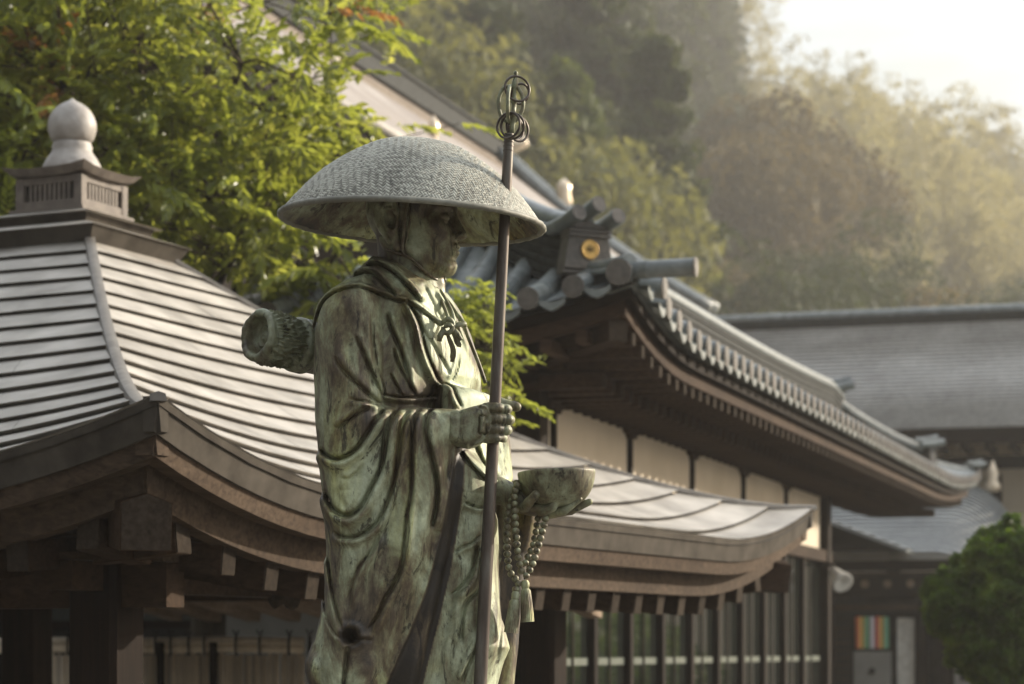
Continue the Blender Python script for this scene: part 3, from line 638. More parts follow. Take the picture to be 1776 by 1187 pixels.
# -------------------- bowl
mb = MB(); pr = smoothline([(0.01, 62), (25, 61), (42, 53), (56, 38), (64, 20), (67.5, 2)], 5)
out = [(r*K, -h*K) for r, h in pr]+[(67*K, 2*K), (64*K, 2.4*K), (61*K, 0)]+[(r*.9*K, -h*.86*K) for r, h in pr[::-1]]
bt = R(3.0); Zb = Vector((-math.sin(bt)*-1, 0, math.cos(bt))).normalized(); Zb = Vector((-.045, .02, 1)).normalized(); Xb = Vector((1, 0, .045)).normalized()
mb.lathe(out, wpt(965, 820, -14), 64, Xb, Zb.cross(Xb), Zb); mb.build('bowl', M_HAND, statue, smooth=True)

# -------------------- prayer beads and tassels
bm_ = MB(); bm_.lathe([(max(.02, math.sin(math.pi*i/8))*6.6*K, -math.cos(math.pi*i/8)*6.0*K) for i in range(9)], (0, 0, 0), 14); bead_mesh = bm_.mesh('bead', M_BEAD, True)
beads_o = bpy.data.objects.new('bead_string', None)
mb = MB()
strands = [[(896, 838, -20), (894, 850, -24), (886, 872, -30), (882, 888, -34), (880, 901, -36), (879, 931, -38), (880, 963, -38), (883, 987, -38), (890, 1001, -38), (900, 1008, -38)],
           [(897, 842, -34), (892, 858, -40), (893, 888, -44), (894.5, 920, -46), (897.7, 958, -46), (902, 982, -46), (906, 996, -44)],
           [(946, 900, -34), (938, 931, -38), (931, 955, -40), (925, 974, -42), (918, 990, -43), (909, 1005, -44)],
           [(933, 900, -22), (929, 925, -24), (924, 948, -28), (916, 966, -32), (908, 984, -36)],
           [(899, 1012, -40), (895, 1021, -40), (894, 1028, -40)]]
dense = [smoothline(p, 12) for p in strands]
for q in dense: mb.tube([wpt(*p) for p in q], 1.5*K, 6)
bs = mb.build('bead_string', M_RING, statue, smooth=True)
for q in dense:
    acc = 0; last = wpt(*q[0]); need = 0
    seg = [wpt(*p) for p in q]; run = [0]
    for i in range(1, len(seg)): run.append(run[-1]+(seg[i]-seg[i-1]).length)
    n = int(run[-1]/(11.6*K)); 
    for b in range(n+1):
        d = b*11.6*K; i = max(k for k in range(len(run)) if run[k] <= d+1e-9); i = min(i, len(seg)-2); t = (d-run[i])/max(1e-9, run[i+1]-run[i])
        p = seg[i].lerp(seg[i+1], min(1, t)); ax_ = (seg[i+1]-seg[i]).normalized()
        sc = rnd.uniform(.93, 1.05); M = Matrix.Translation(p) @ ax_.to_track_quat('Z', 'Y').to_matrix().to_4x4() @ Matrix.Rotation(rnd.random()*6, 4, 'Z') @ Matrix.Scale(sc, 4)
        link('bead', bead_mesh, bs, M)
def tassel(u0, v0, u1, v1, y, w):
    m = MB(); a = wpt(u0, v0, y); b = wpt(u1, v1, y); ax_ = (b-a); Ln = ax_.length; Zt = ax_.normalized(); Xt = Zt.cross(Vector((0, 1, 0))).normalized(); Yt = Zt.cross(Xt)
    pr = [(.01, -9), (5, -8), (7.5, -3), (7, 3), (6, 6), (w-1.5, 10), (w, 30), (w+1, Ln/K*.7), (w+1.6, Ln/K), (.01, Ln/K)]
    n = 40
    vs = [a+(Xt*math.cos(2*math.pi*k/n)+Yt*math.sin(2*math.pi*k/n))*(r+(.7 if k % 2 and h > 8 and r > 1 else 0))*K+Zt*(h*K) for r, h in pr for k in range(n)]
    m.add(vs, [(i*n+k, i*n+(k+1) % n, (i+1)*n+(k+1) % n, (i+1)*n+k) for i in range(len(pr)-1) for k in range(n)]); m.build('tassel', M_BEAD, bs, auto=35)
tassel(894, 1034, 886, 1098, -42, 10); tassel(911, 1015, 915, 1079, -40, 9.5)

# -------------------- rolled mat carried on the back
def bundle():
    a = wpt(446, 581, -30); D = Vector((.72, .68, -.11)).normalized(); Xm = D.cross(Vector((0, 0, 1))).normalized(); Ym = D.cross(Xm).normalized(); n = 220; rs = np.random.RandomState(5)
    L_ = 210; prof = []
    for h, r in ((15, .01), (13, 4), (17, 9), (19, 14), (16, 17), (20, 21), (21, 25), (18, 28), (14, 30), (3, 32), (-2, 34), (-4, 38), (-3, 42), (0, 45), (5, 46.5)): prof.append((r, h, 1))
    for h in np.arange(8, 78, 2.0): prof.append((46.5+1.5*math.sin(h*.06)-h*.03, h, 0))
    for h, r in ((80, 44), (82, 47.5), (86, 48.5), (92, 48.5), (94, 46), (96, 46), (98, 48.5), (104, 48.5), (108, 47), (110, 44), (150, 43), (L_, 42), (L_, .01)): prof.append((r, h, 2))
    vs = []; ph = rs.rand(60)*6
    for r, h, kd in prof:
        for k in range(n):
            t = 2*math.pi*k/n
            if kd == 0:      # bark-like ruckled straw
                e = max(0, 1.6*math.sin(t*23+3*math.sin(h*.11+t*2)+ph[int(t*3) % 60])+1.5*math.sin(t*41+h*.09+2*math.sin(t*5))+1.1*math.sin(h*.35+t*9)*math.sin(t*17))
                rr = r-2.6+e*1.9*min(1, (h-6)/10)
            elif kd == 1: rr = r+.6*math.sin(t*5+r*.2)*(r > 5)
            else: rr = r
            hh = h+(.5*math.sin(t*17+r*.2)+.8*math.sin(t*5) if kd == 1 and r > 30 else (1.0*math.sin(t*2+r*.4) if kd == 1 else 0))
            vs.append(a+(Xm*math.cos(t)+Ym*math.sin(t))*max(rr, .01)*K+D*(hh*K))
    m = MB(); m.add(vs, [(i*n+k, i*n+(k+1) % n, (i+1)*n+(k+1) % n, (i+1)*n+k) for i in range(len(prof)-1) for k in range(n)]); m.build('bundle', M_MAT, statue, auto=60)
bundle()
# -------------------- feet below the hem and the stone pedestal
M_STONE = simple('pedestal_granite', [(.3, (.22, .21, .19)), (.7, (.38, .36, .33))], .8, (1, 1, 1), 30, 8, .3, .004)
def foot(cy):
    m = MB(); pr = [(-60, 16, 20), (-40, 26, 30), (-10, 28, 34), (25, 27, 24), (55, 28, 17), (75, 20, 13), (84, 8, 8)]
    vs = []; n = 16; c = BASE+Vector((.02, cy, 0))
    for x, w_, h_ in pr:
        for k in range(n):
            t = 2*math.pi*k/n; vs.append(c+Vector((x*K*1.15, math.cos(t)*w_*K, .03+max(-.028, math.sin(t)*h_*K))))
    m.add(vs, [(i*n+k, i*n+(k+1) % n, (i+1)*n+(k+1) % n, (i+1)*n+k) for i in range(len(pr)-1) for k in range(n)]+[tuple(range(n))[::-1], tuple(range(n*(len(pr)-1), n*len(pr)))])
    m.build('foot', M_BR, statue, smooth=True)
foot(-.11); foot(.11)
ped = thing('stone_pedestal', 'tall grey granite pedestal under the bronze monk statue', 'pedestal', (BASE.x, BASE.y, 0))
MB().box((BASE.x+.03, BASE.y, .1), (.62, .52, .1)).build('plinth', M_STONE, ped)
MB().box((BASE.x+.03, BASE.y, .2+.5), (.48, .40, .5)).build('shaft', M_STONE, ped)
MB().box((BASE.x+.03, BASE.y, 1.2+.062), (.54, .45, .062)).build('cap_stone', M_STONE, ped)
# ================================================================== MATERIALS OF THE PLACE
M_CU = simple('grey_copper_sheet', [(.28, (.21, .19, .163)), (.5, (.335, .308, .27)), (.72, (.46, .427, .38))], .52, (1.4, 1.4, 2.6), 2.4, 8, .06, .004, metal=.12, rand=.07)
M_CUD = simple('dark_copper_trim', [(.3, (.042, .036, .029)), (.7, (.088, .076, .062))], .85, (2, 2, 2), 4, 7, .1, .003, metal=.0, spec=.08, rand=.05)
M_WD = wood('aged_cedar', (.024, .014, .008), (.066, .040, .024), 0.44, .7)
M_WL = wood('pale_cedar_board', (.042, .029, .020), (.108, .077, .053), 0.44, .65)
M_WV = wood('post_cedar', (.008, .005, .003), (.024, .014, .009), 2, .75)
M_WEND = simple('end_grain', [(.3, (.020, .015, .011)), (.7, (.045, .034, .025))], .9, (9, 9, 9), 5, 6, .2, .003, rand=.2, spec=.08)
M_ROCK = simple('finial_stone', [(.3, (.24, .215, .19)), (.55, (.34, .31, .28)), (.75, (.42, .39, .36))], .55, (4, 4, 4), 4, 8, .15, .004)
M_BOX = simple('weathered_box_board', [(.3, (.085, .068, .055)), (.7, (.17, .14, .115))], .7, (3, 3, 3), 5, 6, .2, .003)
M_TIP = wood('sunlit_tone_cedar', (.22, .165, .12), (.40, .32, .25), 0.44, .7)  # cedar made paler so the back rafters look sunlit
M_HIP = simple('hip_copper', [(.3, (.10, .088, .075)), (.7, (.18, .165, .145))], .6, (3, 3, 3), 4, 7, .1, .003)
M_BLK = simple('dark_void_paint', [(.3, (.008, .007, .006)), (.7, (.02, .017, .014))], .8)
# ================================================================== THE WATER PAVILION
pu = Vector((.428, .904, 0)).normalized(); pv = Vector((-pu.y, pu.x, 0)); UP = Vector((0, 0, 1))
PC0 = Vector((-1.17, 8.0, 0)); PLU, PLV = 6.9, 5.64; PCTR = PC0+pu*(PLU/2)+pv*(PLV/2)
pav = thing('water_pavilion', 'open wooden pavilion with a swept grey copper roof and stone ball finial, behind the statue', 'pavilion', (PCTR.x, PCTR.y, 0))
PZE, PZT, PTOP = 2.18, 3.61, .37
def up_curve(d, w=1.5): return .25*max(0, 1-d/w)**2
class Face:
    def __init__(s, A, B, D):   # eave corners A->B, inward direction D; the face rises to the ring round the top box
        s.A, s.B, s.D = A, B, D; s.E = (B-A).normalized(); s.L = (B-A).length
        m = PCTR-D*PTOP; s.T0 = m-s.E*PTOP; s.T1 = m+s.E*PTOP; s.T0.z = s.T1.z = 0
    def p(s, q, t, lift=0.0):
        a = s.A.lerp(s.B, q).lerp(s.T0.lerp(s.T1, q), t); Lr = s.L*(1-t)+2*PTOP*t; d = min(q, 1-q)*Lr
        z = PZE+(PZT-PZE)*t**1.42+up_curve(d)*(1-t)**2
        return Vector((a.x, a.y, z+lift))
    def eave(s, a, inset=0.0, dz=0.0):
        q = min(max(a/s.L, 0), 1); d = min(a, s.L-a); v = s.A+s.E*a+s.D*inset; v.z = PZE+up_curve(max(0, d-inset*.6))+dz; return v
c0, c1, c2, c3 = PC0, PC0+pu*PLU, PC0+pu*PLU+pv*PLV, PC0+pv*PLV
pfaces = [Face(c0, c1, pv), Face(c3, c0, pu), Face(c2, c3, -pv), Face(c1, c2, -pu)]
NC = 16
def course_t(k): q = k/NC; return 1.3*q-.3*q*q
for fi, F in enumerate(pfaces):
    deck = MB(); nq, nt = 24, 12
    deck.add([F.p(i/nq, j/nt, -.012) for j in range(nt+1) for i in range(nq+1)], [(j*(nq+1)+i, j*(nq+1)+i+1, (j+1)*(nq+1)+i+1, (j+1)*(nq+1)+i) for j in range(nt) for i in range(nq)])
    deck.build('roof_deck', M_BLK, pav)
    for k in range(NC):
        t0, t1 = course_t(k), course_t(k+1); ta = max(0, t0-.004); Lk = F.L*(1-t0)+2*PTOP*t0
        n = max(1, round(Lk/1.2)); off = (.5 if k % 2 else 0)
        cuts = sorted(set([0, 1]+[min(1, max(0, (i+off)/n)) for i in range(n+1)]))
        cuts = [c for i, c in enumerate(cuts) if i == 0 or c-cuts[i-1] > .25/n]; cuts[-1] = 1
        for a, b in zip(cuts, cuts[1:]):
            m = MB(); seg = max(2, int((b-a)*Lk/.16)); g = .0012/Lk; rows = []
            dl = rnd.uniform(-.0015, .0015)
            for t, l in ((ta+.018, -.012), (ta, .025+dl), ((ta+t1)/2, .014+dl+rnd.uniform(-.001, .001)), (t1, .003)):
                rows.append([F.p(a+g+(b-a-2*g)*i/seg, t, l) for i in range(seg+1)])
            m.add([p for r in rows for p in r], [(j*(seg+1)+i, j*(seg+1)+i+1, (j+1)*(seg+1)+i+1, (j+1)*(seg+1)+i) for j in range(len(rows)-1) for i in range(seg)])
            m.build('copper_sheet', M_CU, pav)
    # eave: copper fascia, pale upper board, deep lower board
    def band(name, inset, z0, z1, th, mat, curve=0.0):
        m = MB(); n = 40; pts = []
        for i in range(n+1):
            a = inset+(F.L-2*inset)*i/n; pts.append(F.eave(a, inset, 0))
        pr = [(0, z1), (0+curve, z0), (th, z0), (th, z1)]
        m.sweep(pts, pr, F.D, UP); m.build(name, mat, pav, auto=40)
    band('copper_fascia', .004, -.100, .018, .06, M_CUD, .018)
    band('eave_board', .035, -.170, -.102, .08, M_WL, .012)
    band('lower_eave_board', .15, -.285, -.150, .09, M_WL if fi != 9 else M_WD, .01)
    # soffit boards between the rafters
    m = MB(); n = 20
    m.add([F.eave(.2+(F.L-.4)*i/n, .2, -.17) for i in range(n+1)]+[F.eave(1.3+(F.L-2.6)*i/n, 1.3, .10) for i in range(n+1)], [(i, i+1, n+2+i, n+1+i) for i in range(n)]); m.build('soffit', M_WD, pav)
    # rafters
    nr_ = int((F.L-.5)/.30); s0 = (F.L-(nr_-1)*.30)/2
    for i in range(nr_):
        a = s0+i*.30; e = F.eave(a, .20, -.335); Ln = min(2.3, max(.3, min(a, F.L-a)-.10)); inn = e+F.D*Ln; inn.z = e.z+Ln*.16-max(0, up_curve(max(0, min(a, F.L-a)-.1)))*.6
        d = (inn-e).normalized(); X = F.E; Zr = X.cross(d); Zr = Zr if Zr.z > 0 else -Zr
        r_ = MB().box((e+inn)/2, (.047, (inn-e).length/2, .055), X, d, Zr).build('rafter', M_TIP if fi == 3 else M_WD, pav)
        MB().box(e-d*.002, (.044, .0035, .052), X, d, Zr).build('rafter_end', M_WEND, r_)
for c, d in ((c0, (pu+pv)), (c1, (pv-pu)), (c2, -(pu+pv)), (c3, (pu-pv))):
    dn = d.normalized(); side = dn.cross(UP); e = c+d*.145; e.z = 2.035; inn = c+d*2.2; inn.z = 2.35; ax_ = (inn-e).normalized(); Zr = side.cross(ax_); Zr = Zr if Zr.z > 0 else -Zr
    m = MB(); w_, h_ = .088, .095
    prof = [(-w_, -h_), (w_, -h_), (w_, h_*.72), (0, h_*1.08), (-w_, h_*.72)]
    m.prism([e+side*a+Zr*b for a, b in prof], ax_*2.2); hr = m.build('hip_rafter', M_WD, pav)
    m = MB(); m.prism([e+side*a*.96+Zr*b*.96-ax_*.004 for a, b in prof], ax_*.0035); m.build('rafter_end', M_WEND, hr)
# hip ridges of folded copper
for F, G in ((pfaces[0], pfaces[1]), (pfaces[3], pfaces[0]), (pfaces[1], pfaces[2]), (pfaces[2], pfaces[3])):
    pts = [F.p(0, t/16, .02) for t in range(17)]; side = (F.E-(-G.E)).normalized() if False else (F.E+G.E)
    d = (pts[-1]-pts[0]); d.z = 0; side = d.normalized().cross(UP)
    MB().sweep(pts, [(-.028, -.02), (.028, -.02), (.024, .004), (0, .012), (-.024, .004)], side, UP).build('hip_ridge', M_HIP, pav, auto=50)
# posts, tie beams
def post(a, b, s, z1=1.98):
    c = PC0+pu*(.68+a)+pv*(.68+b)
    m = MB(); m.box((c.x, c.y, z1/2+.06), (s, z1/2-.06, s), pu, UP, pv, bev=.02); m.build('post', M_WV, pav)
    MB().box((c.x, c.y, .07), (s*1.5, s*1.5, .07), pu, pv, UP).build('base_stone', M_ROCK, pav)
    return c
PA = post(0, 0, .105); PB = post(3.87, 0, .095); PD = post(2.74, 2.4, .10); PE_ = post(0, 3.5, .105)
def beam(p, q, z0, z1, w_, mat=M_WD, ext=.3, name='tie_beam'):
    d = (q-p); d.z = 0; Ln = d.length; d.normalize(); c = (p+q)/2
    return MB().box((c.x, c.y, (z0+z1)/2), (Ln/2+ext, w_, (z1-z0)/2), d, d.cross(UP), UP).build(name, mat, pav)
QB = PC0+pu*5.6+pv*.68
beam(PA, QB, 1.82, 1.925, .06); beam(PA, QB, 1.928, 1.955, .085, M_WL, .3, 'wall_plate')
QE = PC0+pu*.68+pv*4.9; beam(PA, QE, 1.76, 1.92, .058); beam(PA, QE, 1.9235, 1.95, .083, M_WL, .3, 'wall_plate')
QX = PC0+pu*5.6+pv*.9; QY = PC0+pu*5.6+pv*4.9; beam(QX, QY, 1.90, 2.0, .06); beam(PC0+pu*1.0+pv*4.9, QY, 1.795, 1.935, .06)
c = PA.lerp(QB, .22); m = MB()
ll = smoothline([(0, 0), (.05, .02), (.085, -.01), (.11, .03), (.14, .035)], 4)
m.tube([Vector((c.x, c.y, 1.80))-pv*(.06+p[0]*.5)+pu*(p[0])+UP*p[1] for p in ll], [.03*(1-.03*i) for i in range(len(ll))], 10); m.build('carved_nose', M_WEND, pav, smooth=True)
# stone top: skirts, box with slatted openings, cap and ball
def slab(name, half, z0, z1, mat, parent, flare=0.0, up_=0.0):
    m = MB(); vs = []; n = 6
    ring_ = []
    for F_ in ((-1, -1, 1, 0), (1, -1, 0, 1), (1, 1, -1, 0), (-1, 1, 0, -1)):
        for i in range(n):
            a, b = F_[0]*half+F_[2]*2*half*i/n, F_[1]*half+F_[3]*2*half*i/n
            k = abs(a*b)/(half*half); ring_.append((a, b, up_*k**3))
    for z, fl in ((z0, -flare), (z1, 0)):
        for a, b, w_ in ring_: s_ = (half+fl)/half; p = PCTR+pu*a*s_+pv*b*s_; vs.append(Vector((p.x, p.y, z+w_)))
    q = len(ring_); m.add(vs, [(i, (i+1) % q, q+(i+1) % q, q+i) for i in range(q)])
    cz = MB(); m.v += [Vector((PCTR.x, PCTR.y, z1))]; top = len(m.v)-1; m.f += [(q+i, q+(i+1) % q, top) for i in range(q)]; m.v += [Vector((PCTR.x, PCTR.y, z0))]; m.f += [((i+1) % q, i, top+1) for i in range(q)]
    return m.build(name, mat, parent)
def frustum(name, h0, z0, h1, z1, mat, par):
    m = MB(); v = []
    for hh, z in ((h0, z0), (h1, z1)):
        for a, b in ((-1, -1), (1, -1), (1, 1), (-1, 1)): q = PCTR+pu*a*hh+pv*b*hh; v.append(Vector((q.x, q.y, z)))
    m.add(v, [(0, 1, 5, 4), (1, 2, 6, 5), (2, 3, 7, 6), (3, 0, 4, 7), (4, 5, 6, 7), (3, 2, 1, 0)]); return m.build(name, mat, par)
frustum('skirt_board', .36, 3.45, .34, 3.60, M_BLK, pav); frustum('lower_moulding', .40, 3.575, .385, 3.592, M_HIP, pav); frustum('lower_moulding', .375, 3.5925, .365, 3.606, M_HIP, pav)
frustum('skirt_band', .385, 3.6065, .43, 3.682, M_CUD, pav); frustum('roof_skirt', .445, 3.6825, .28, 3.735, M_CU, pav)
frustum('skirt_neck', .275, 3.70, .30, 3.772, M_CUD, pav); frustum('upper_skirt', .335, 3.7725, .215, 3.808, M_CU, pav); slab('box_sill', .225, 3.8085, 3.825, M_BOX, pav)
bx = slab('vent_box', .168, 3.8255, 3.985, M_BLK, pav)
for F_, (dx, dy) in enumerate(((pu, pv), (pv, pu), (pu, -pv), (pv, -pu))):
    n_ = -dy; cz = PCTR+n_*.182
    for z0, z1 in ((3.826, 3.866), (3.951, 3.985)): MB().box((cz.x, cz.y, (z0+z1)/2), (.155, .016, (z1-z0)/2), dx, dy, UP).build('box_rail', M_BOX, bx)
    for sg in (-1, 1):
        p = cz+dx*sg*.178; MB().box((p.x, p.y, 3.9055), (.024, .0195, .0795), dx, dy, UP).build('box_stile', M_BOX, bx)
    for i in range(9):
        p = cz+dx*(i-4)*.029; MB().box((p.x, p.y, 3.9085), (.0085, .010, .042), dx, dy, UP).build('box_slat', M_BOX, bx)
slab('cap_stone', .255, 3.986, 4.022, M_BOX, pav, .03, .022)
m = MB(); cc = Vector((PCTR.x, PCTR.y, 0)); pr = [(.01, 4.01), (.14, 4.015), (.152, 4.04), (.148, 4.07), (.13, 4.105), (.108, 4.135), (.10, 4.155), (.104, 4.168), (.098, 4.18), (.096, 4.19)]
m.lathe(pr, cc, 40); m.build('finial_dome', M_ROCK, pav, smooth=True)
pr = smoothline([(.085, 4.188), (.108, 4.21), (.121, 4.25), (.123, 4.285), (.112, 4.325), (.088, 4.362), (.055, 4.388), (.022, 4.405), (.004, 4.42)], 4)
m = MB(); m.lathe([(max(a, .002), b) for a, b in pr], cc, 40); m.build('finial_ball', M_ROCK, pav, smooth=True)

# ================================================================== BAMBOO FENCE BEHIND THE PAVILION
M_BAM = simple('bamboo', [(.3, (.5, .41, .29)), (.7, (.72, .62, .47))], .5, (3, 3, 1.2), 5, 5, .1, .002, rand=.25)
M_ROPE = simple('black_rope', [(.3, (.01, .009, .008)), (.7, (.03, .026, .022))], .9)
fa = P(60, 1130, 16.4); fa.z = 0; fence = thing('bamboo_fence', 'low fence of pale split bamboo tied with black rope, behind the pavilion', 'fence', (fa.x, fa.y, 0))
fd = -pv; cane = MB(); n_ = 8
for j, z in enumerate((.12, .5, .505, .9, .905, 1.3, 1.305, 1.60)):
    pass
cane.tube([(0, 0, .12), (0, 0, .50), (0, 0, .51), (0, 0, .52), (0, 0, .95), (0, 0, .96), (0, 0, .97), (0, 0, 1.58)], [.0145, .0145, .017, .0145, .0145, .017, .0145, .014], 8); cane_m = cane.mesh('bamboo_cane', M_BAM, True)
for i in range(78):
    p = fa+fd*(-.25+i*.0305); link('bamboo_cane', cane_m, fence, Matrix.Translation((p.x, p.y+rnd.uniform(-.003, .003), rnd.uniform(-.01, .01))) @ Matrix.Rotation(rnd.random()*6, 4, 'Z') @ Matrix.Rotation(rnd.uniform(-.004, .004), 4, 'X'))
for z, r_ in ((1.665, .030), (1.615, .028), (.95, .026), (.35, .026)):
    ys = 0.045 if z < 1.6 else 0
    m = MB(); m.tube([fa+fd*a+UP*(z+.003*math.sin(a*5))-fd.cross(UP)*(-ys) for a in np.arange(-.3, 2.25, .15)], r_, 10); m.build('bamboo_rail', M_BAM, fence, smooth=True)
for a in (.72, 1.13, 1.42, 1.9):
    if a in (.72, 1.42):
        continue
for a in (1.02, 1.43):
    p = fa+fd*a; MB().tube([(p.x, p.y-.03, 0), (p.x, p.y-.03, 1.66)], .028, 10).build('fence_post', M_WV, fence, smooth=True)
for a in (.28, .50, .80, .98, 1.10, 1.24, 1.36, 1.60, 1.78, 2.0, 2.15):
    p = fa+fd*a; m = MB(); n_ = 14
    m.tube([p+UP*(1.64+.066*math.sin(2*math.pi*i/n_))+Vector((0, 1, 0))*(.05*math.cos(2*math.pi*i/n_)) for i in range(n_+1)], .008, 6, cap=False)
    m.tube([p+UP*1.70+Vector((0, -.03, 0)), p+UP*1.735+Vector((.02, -.04, 0))], .006, 6); m.tube([p+UP*1.70+Vector((0, -.03, 0)), p+UP*1.74+Vector((-.018, -.03, 0))], .006, 6)
    m.build('rope_tie', M_ROPE, fence, smooth=True)
# ================================================================== STOREHOUSE BEHIND THE FENCE
M_PLG = simple('grey_plaster', [(.3, (.20, .195, .175)), (.7, (.27, .26, .235))], .9, (1, 1, 1), 3, 6, .1, .003)
so = P(300, 1130, 21); so.z = 0; sh = thing('storehouse', 'low grey plastered storehouse with black timber posts, beyond the bamboo fence', 'storehouse', so)
def sbox(name, a0, a1, z0, z1, dpt, th, mat, par=None):
    c = so+fd*((a0+a1)/2)+Vector((fd.y, -fd.x, 0))*0; nrm = Vector((-fd.y, fd.x, 0)); nrm = nrm if nrm.y > 0 else -nrm
    c = c+nrm*(dpt+th/2); return MB().box((c.x, c.y, (z0+z1)/2), ((a1-a0)/2, th/2, (z1-z0)/2), fd, nrm, UP).build(name, mat, par or sh)
sbox('wall', -3.2, .35, 0, 2.35, .05, .12, M_BLK); sbox('plaster_wall', .46, 2.3, 0, 2.35, .02, .12, M_PLG)
sbox('timber_post', .22, .455, 0, 2.35, -.04, .1, M_WV); sbox('timber_post', 2.301, 2.45, 0, 2.35, -.04, .1, M_WV)
sbox('timber_rail', -3.2, .219, 1.80, 1.87, -.02, .06, M_WV); sbox('window_board', -3.0, .2, 1.87, 2.2, 0, .04, simple('green_black_board', [(.3, (.018, .022, .017)), (.7, (.03, .036, .027))], .5))
m = MB(); nrm = Vector((-fd.y, fd.x, 0)); nrm = nrm if nrm.y > 0 else -nrm
a_, b_ = so-fd*3.3-nrm*.5, so+fd*2.5-nrm*.5
m.add([a_+UP*2.3, b_+UP*2.3, b_+nrm*3+UP*2.75, a_+nrm*3+UP*2.75, a_+UP*2.2, b_+UP*2.2, b_+nrm*3+UP*2.2, a_+nrm*3+UP*2.2], [(0, 1, 2, 3), (7, 6, 5, 4), (4, 5, 1, 0), (5, 6, 2, 1), (6, 7, 3, 2), (7, 4, 0, 3)]); m.build('roof', M_CUD, sh)
# ================================================================== TILED HALL (right of the statue)
M_TILE = simple('grey_roof_tile', [(.3, (.105, .118, .115)), (.55, (.165, .182, .178)), (.75, (.24, .26, .255))], .38, (3, 3, 3), 3, 7, .12, .003, rand=.22, spec=.4)
M_TEND = simple('tile_end_face', [(.3, (.05, .045, .04)), (.7, (.10, .088, .075))], .6, (8, 8, 8), 4, 5, .2, .003, rand=.2)
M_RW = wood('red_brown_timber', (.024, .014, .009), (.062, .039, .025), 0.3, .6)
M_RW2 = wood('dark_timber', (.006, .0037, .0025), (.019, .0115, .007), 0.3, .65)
M_PLS = simple('cream_plaster', [(.3, (.52, .44, .33)), (.7, (.62, .53, .41))], .9, (1, 1, 1), 2, 6, .08, .003)
M_GOLD = simple('gold_leaf', [(.3, (.42, .25, .06)), (.7, (.62, .40, .13))], .5, (6, 6, 6), 3, 4, .1, .002, metal=.6)
gm, GN, GL, gb = new_mat('window_glass'); gb.inputs['Base Color'].default_value = (.03, .035, .03, 1); gb.inputs['Roughness'].default_value = .04; gb.inputs['Transmission Weight'].default_value = .55; gb.inputs['Specular IOR Level'].default_value = 1.0; gb.inputs['IOR'].default_value = 1.7
M_GLASS = gm
M_WHT = simple('pale_painted_strip', [(.3, (.10, .11, .09)), (.7, (.14, .15, .125))], .8, spec=.1)
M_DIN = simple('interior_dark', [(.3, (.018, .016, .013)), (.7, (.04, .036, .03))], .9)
au = Vector((.2986, .954, 0)).normalized(); av = Vector((-au.y, au.x, 0)); CN = Vector((.71, 14.0, 0)); ALU, ALV = 17.0, 3.0
hall = thing('tiled_hall', 'long tiled hall with cream plaster band and glass doors, right of the statue', 'temple hall', (CN.x, CN.y, 0))
def a_up(d0, d1): return .25*max(0, 1-d0/1.7)**2+.22*max(0, 1-d1/3.2)**2
def a_surf(a, b):              # a along the building, b across it; both measured from the near right eave corner
    h = min(b, ALV-b, a, ALU-a); h = max(h, 0)
    dl = min(a, ALU-a); db = min(b, ALV-b)
    if h == db or db <= dl: u_ = a_up(max(a, 0), max(ALU-a, 0))
    else: u_ = .25*max(0, 1-min(b, ALV-b)/1.7)**2 if a < ALU/2 else .22*max(0, 1-min(b, ALV-b)/3.2)**2
    return 3.53+.36*h+.155*h*h+u_*max(0, 1-h/1.6)
def A_(a, b, z): p = CN+au*a+av*b; return Vector((p.x, p.y, z))
m = MB(); na, nb = 120, 16
m.add([A_(ALU*i/na, ALV*j/nb, a_surf(ALU*i/na, ALV*j/nb)) for j in range(nb+1) for i in range(na+1)], [(j*(na+1)+i, j*(na+1)+i+1, (j+1)*(na+1)+i+1, (j+1)*(na+1)+i) for j in range(nb) for i in range(na)])
n0 = len(m.v); m.v += [v-UP*.05 for v in m.v[:n0]]; m.f += [tuple(i+n0 for i in f[::-1]) for f in m.f[:na*nb]]
m.build('roof', M_TILE, hall, auto=40)
def disc(mbx, c, n, r, th, seg=16):
    n = n.normalized(); x = n.cross(UP).normalized(); y = x.cross(n); mbx.tube([c, c+n*th], r, seg)
def tile_row(p_eave, inward, length, hfun, r=.064):
    """one run of cover tiles from the eave up the slope, its pieces lapping over each other"""
    pts = []; rad = []; k = 0; d = -.03
    while d < length:
        for q, rr in ((0, r*1.05), (.008, r*1.05), (.012, r), (.27, r*.97)):
            e = min(d+q, length); pts.append(hfun(e)); rad.append(rr)
        d += .275
    m = MB(); m.tube(pts, rad, 12); return m
sp_ = .27; rows = int(ALU/sp_)
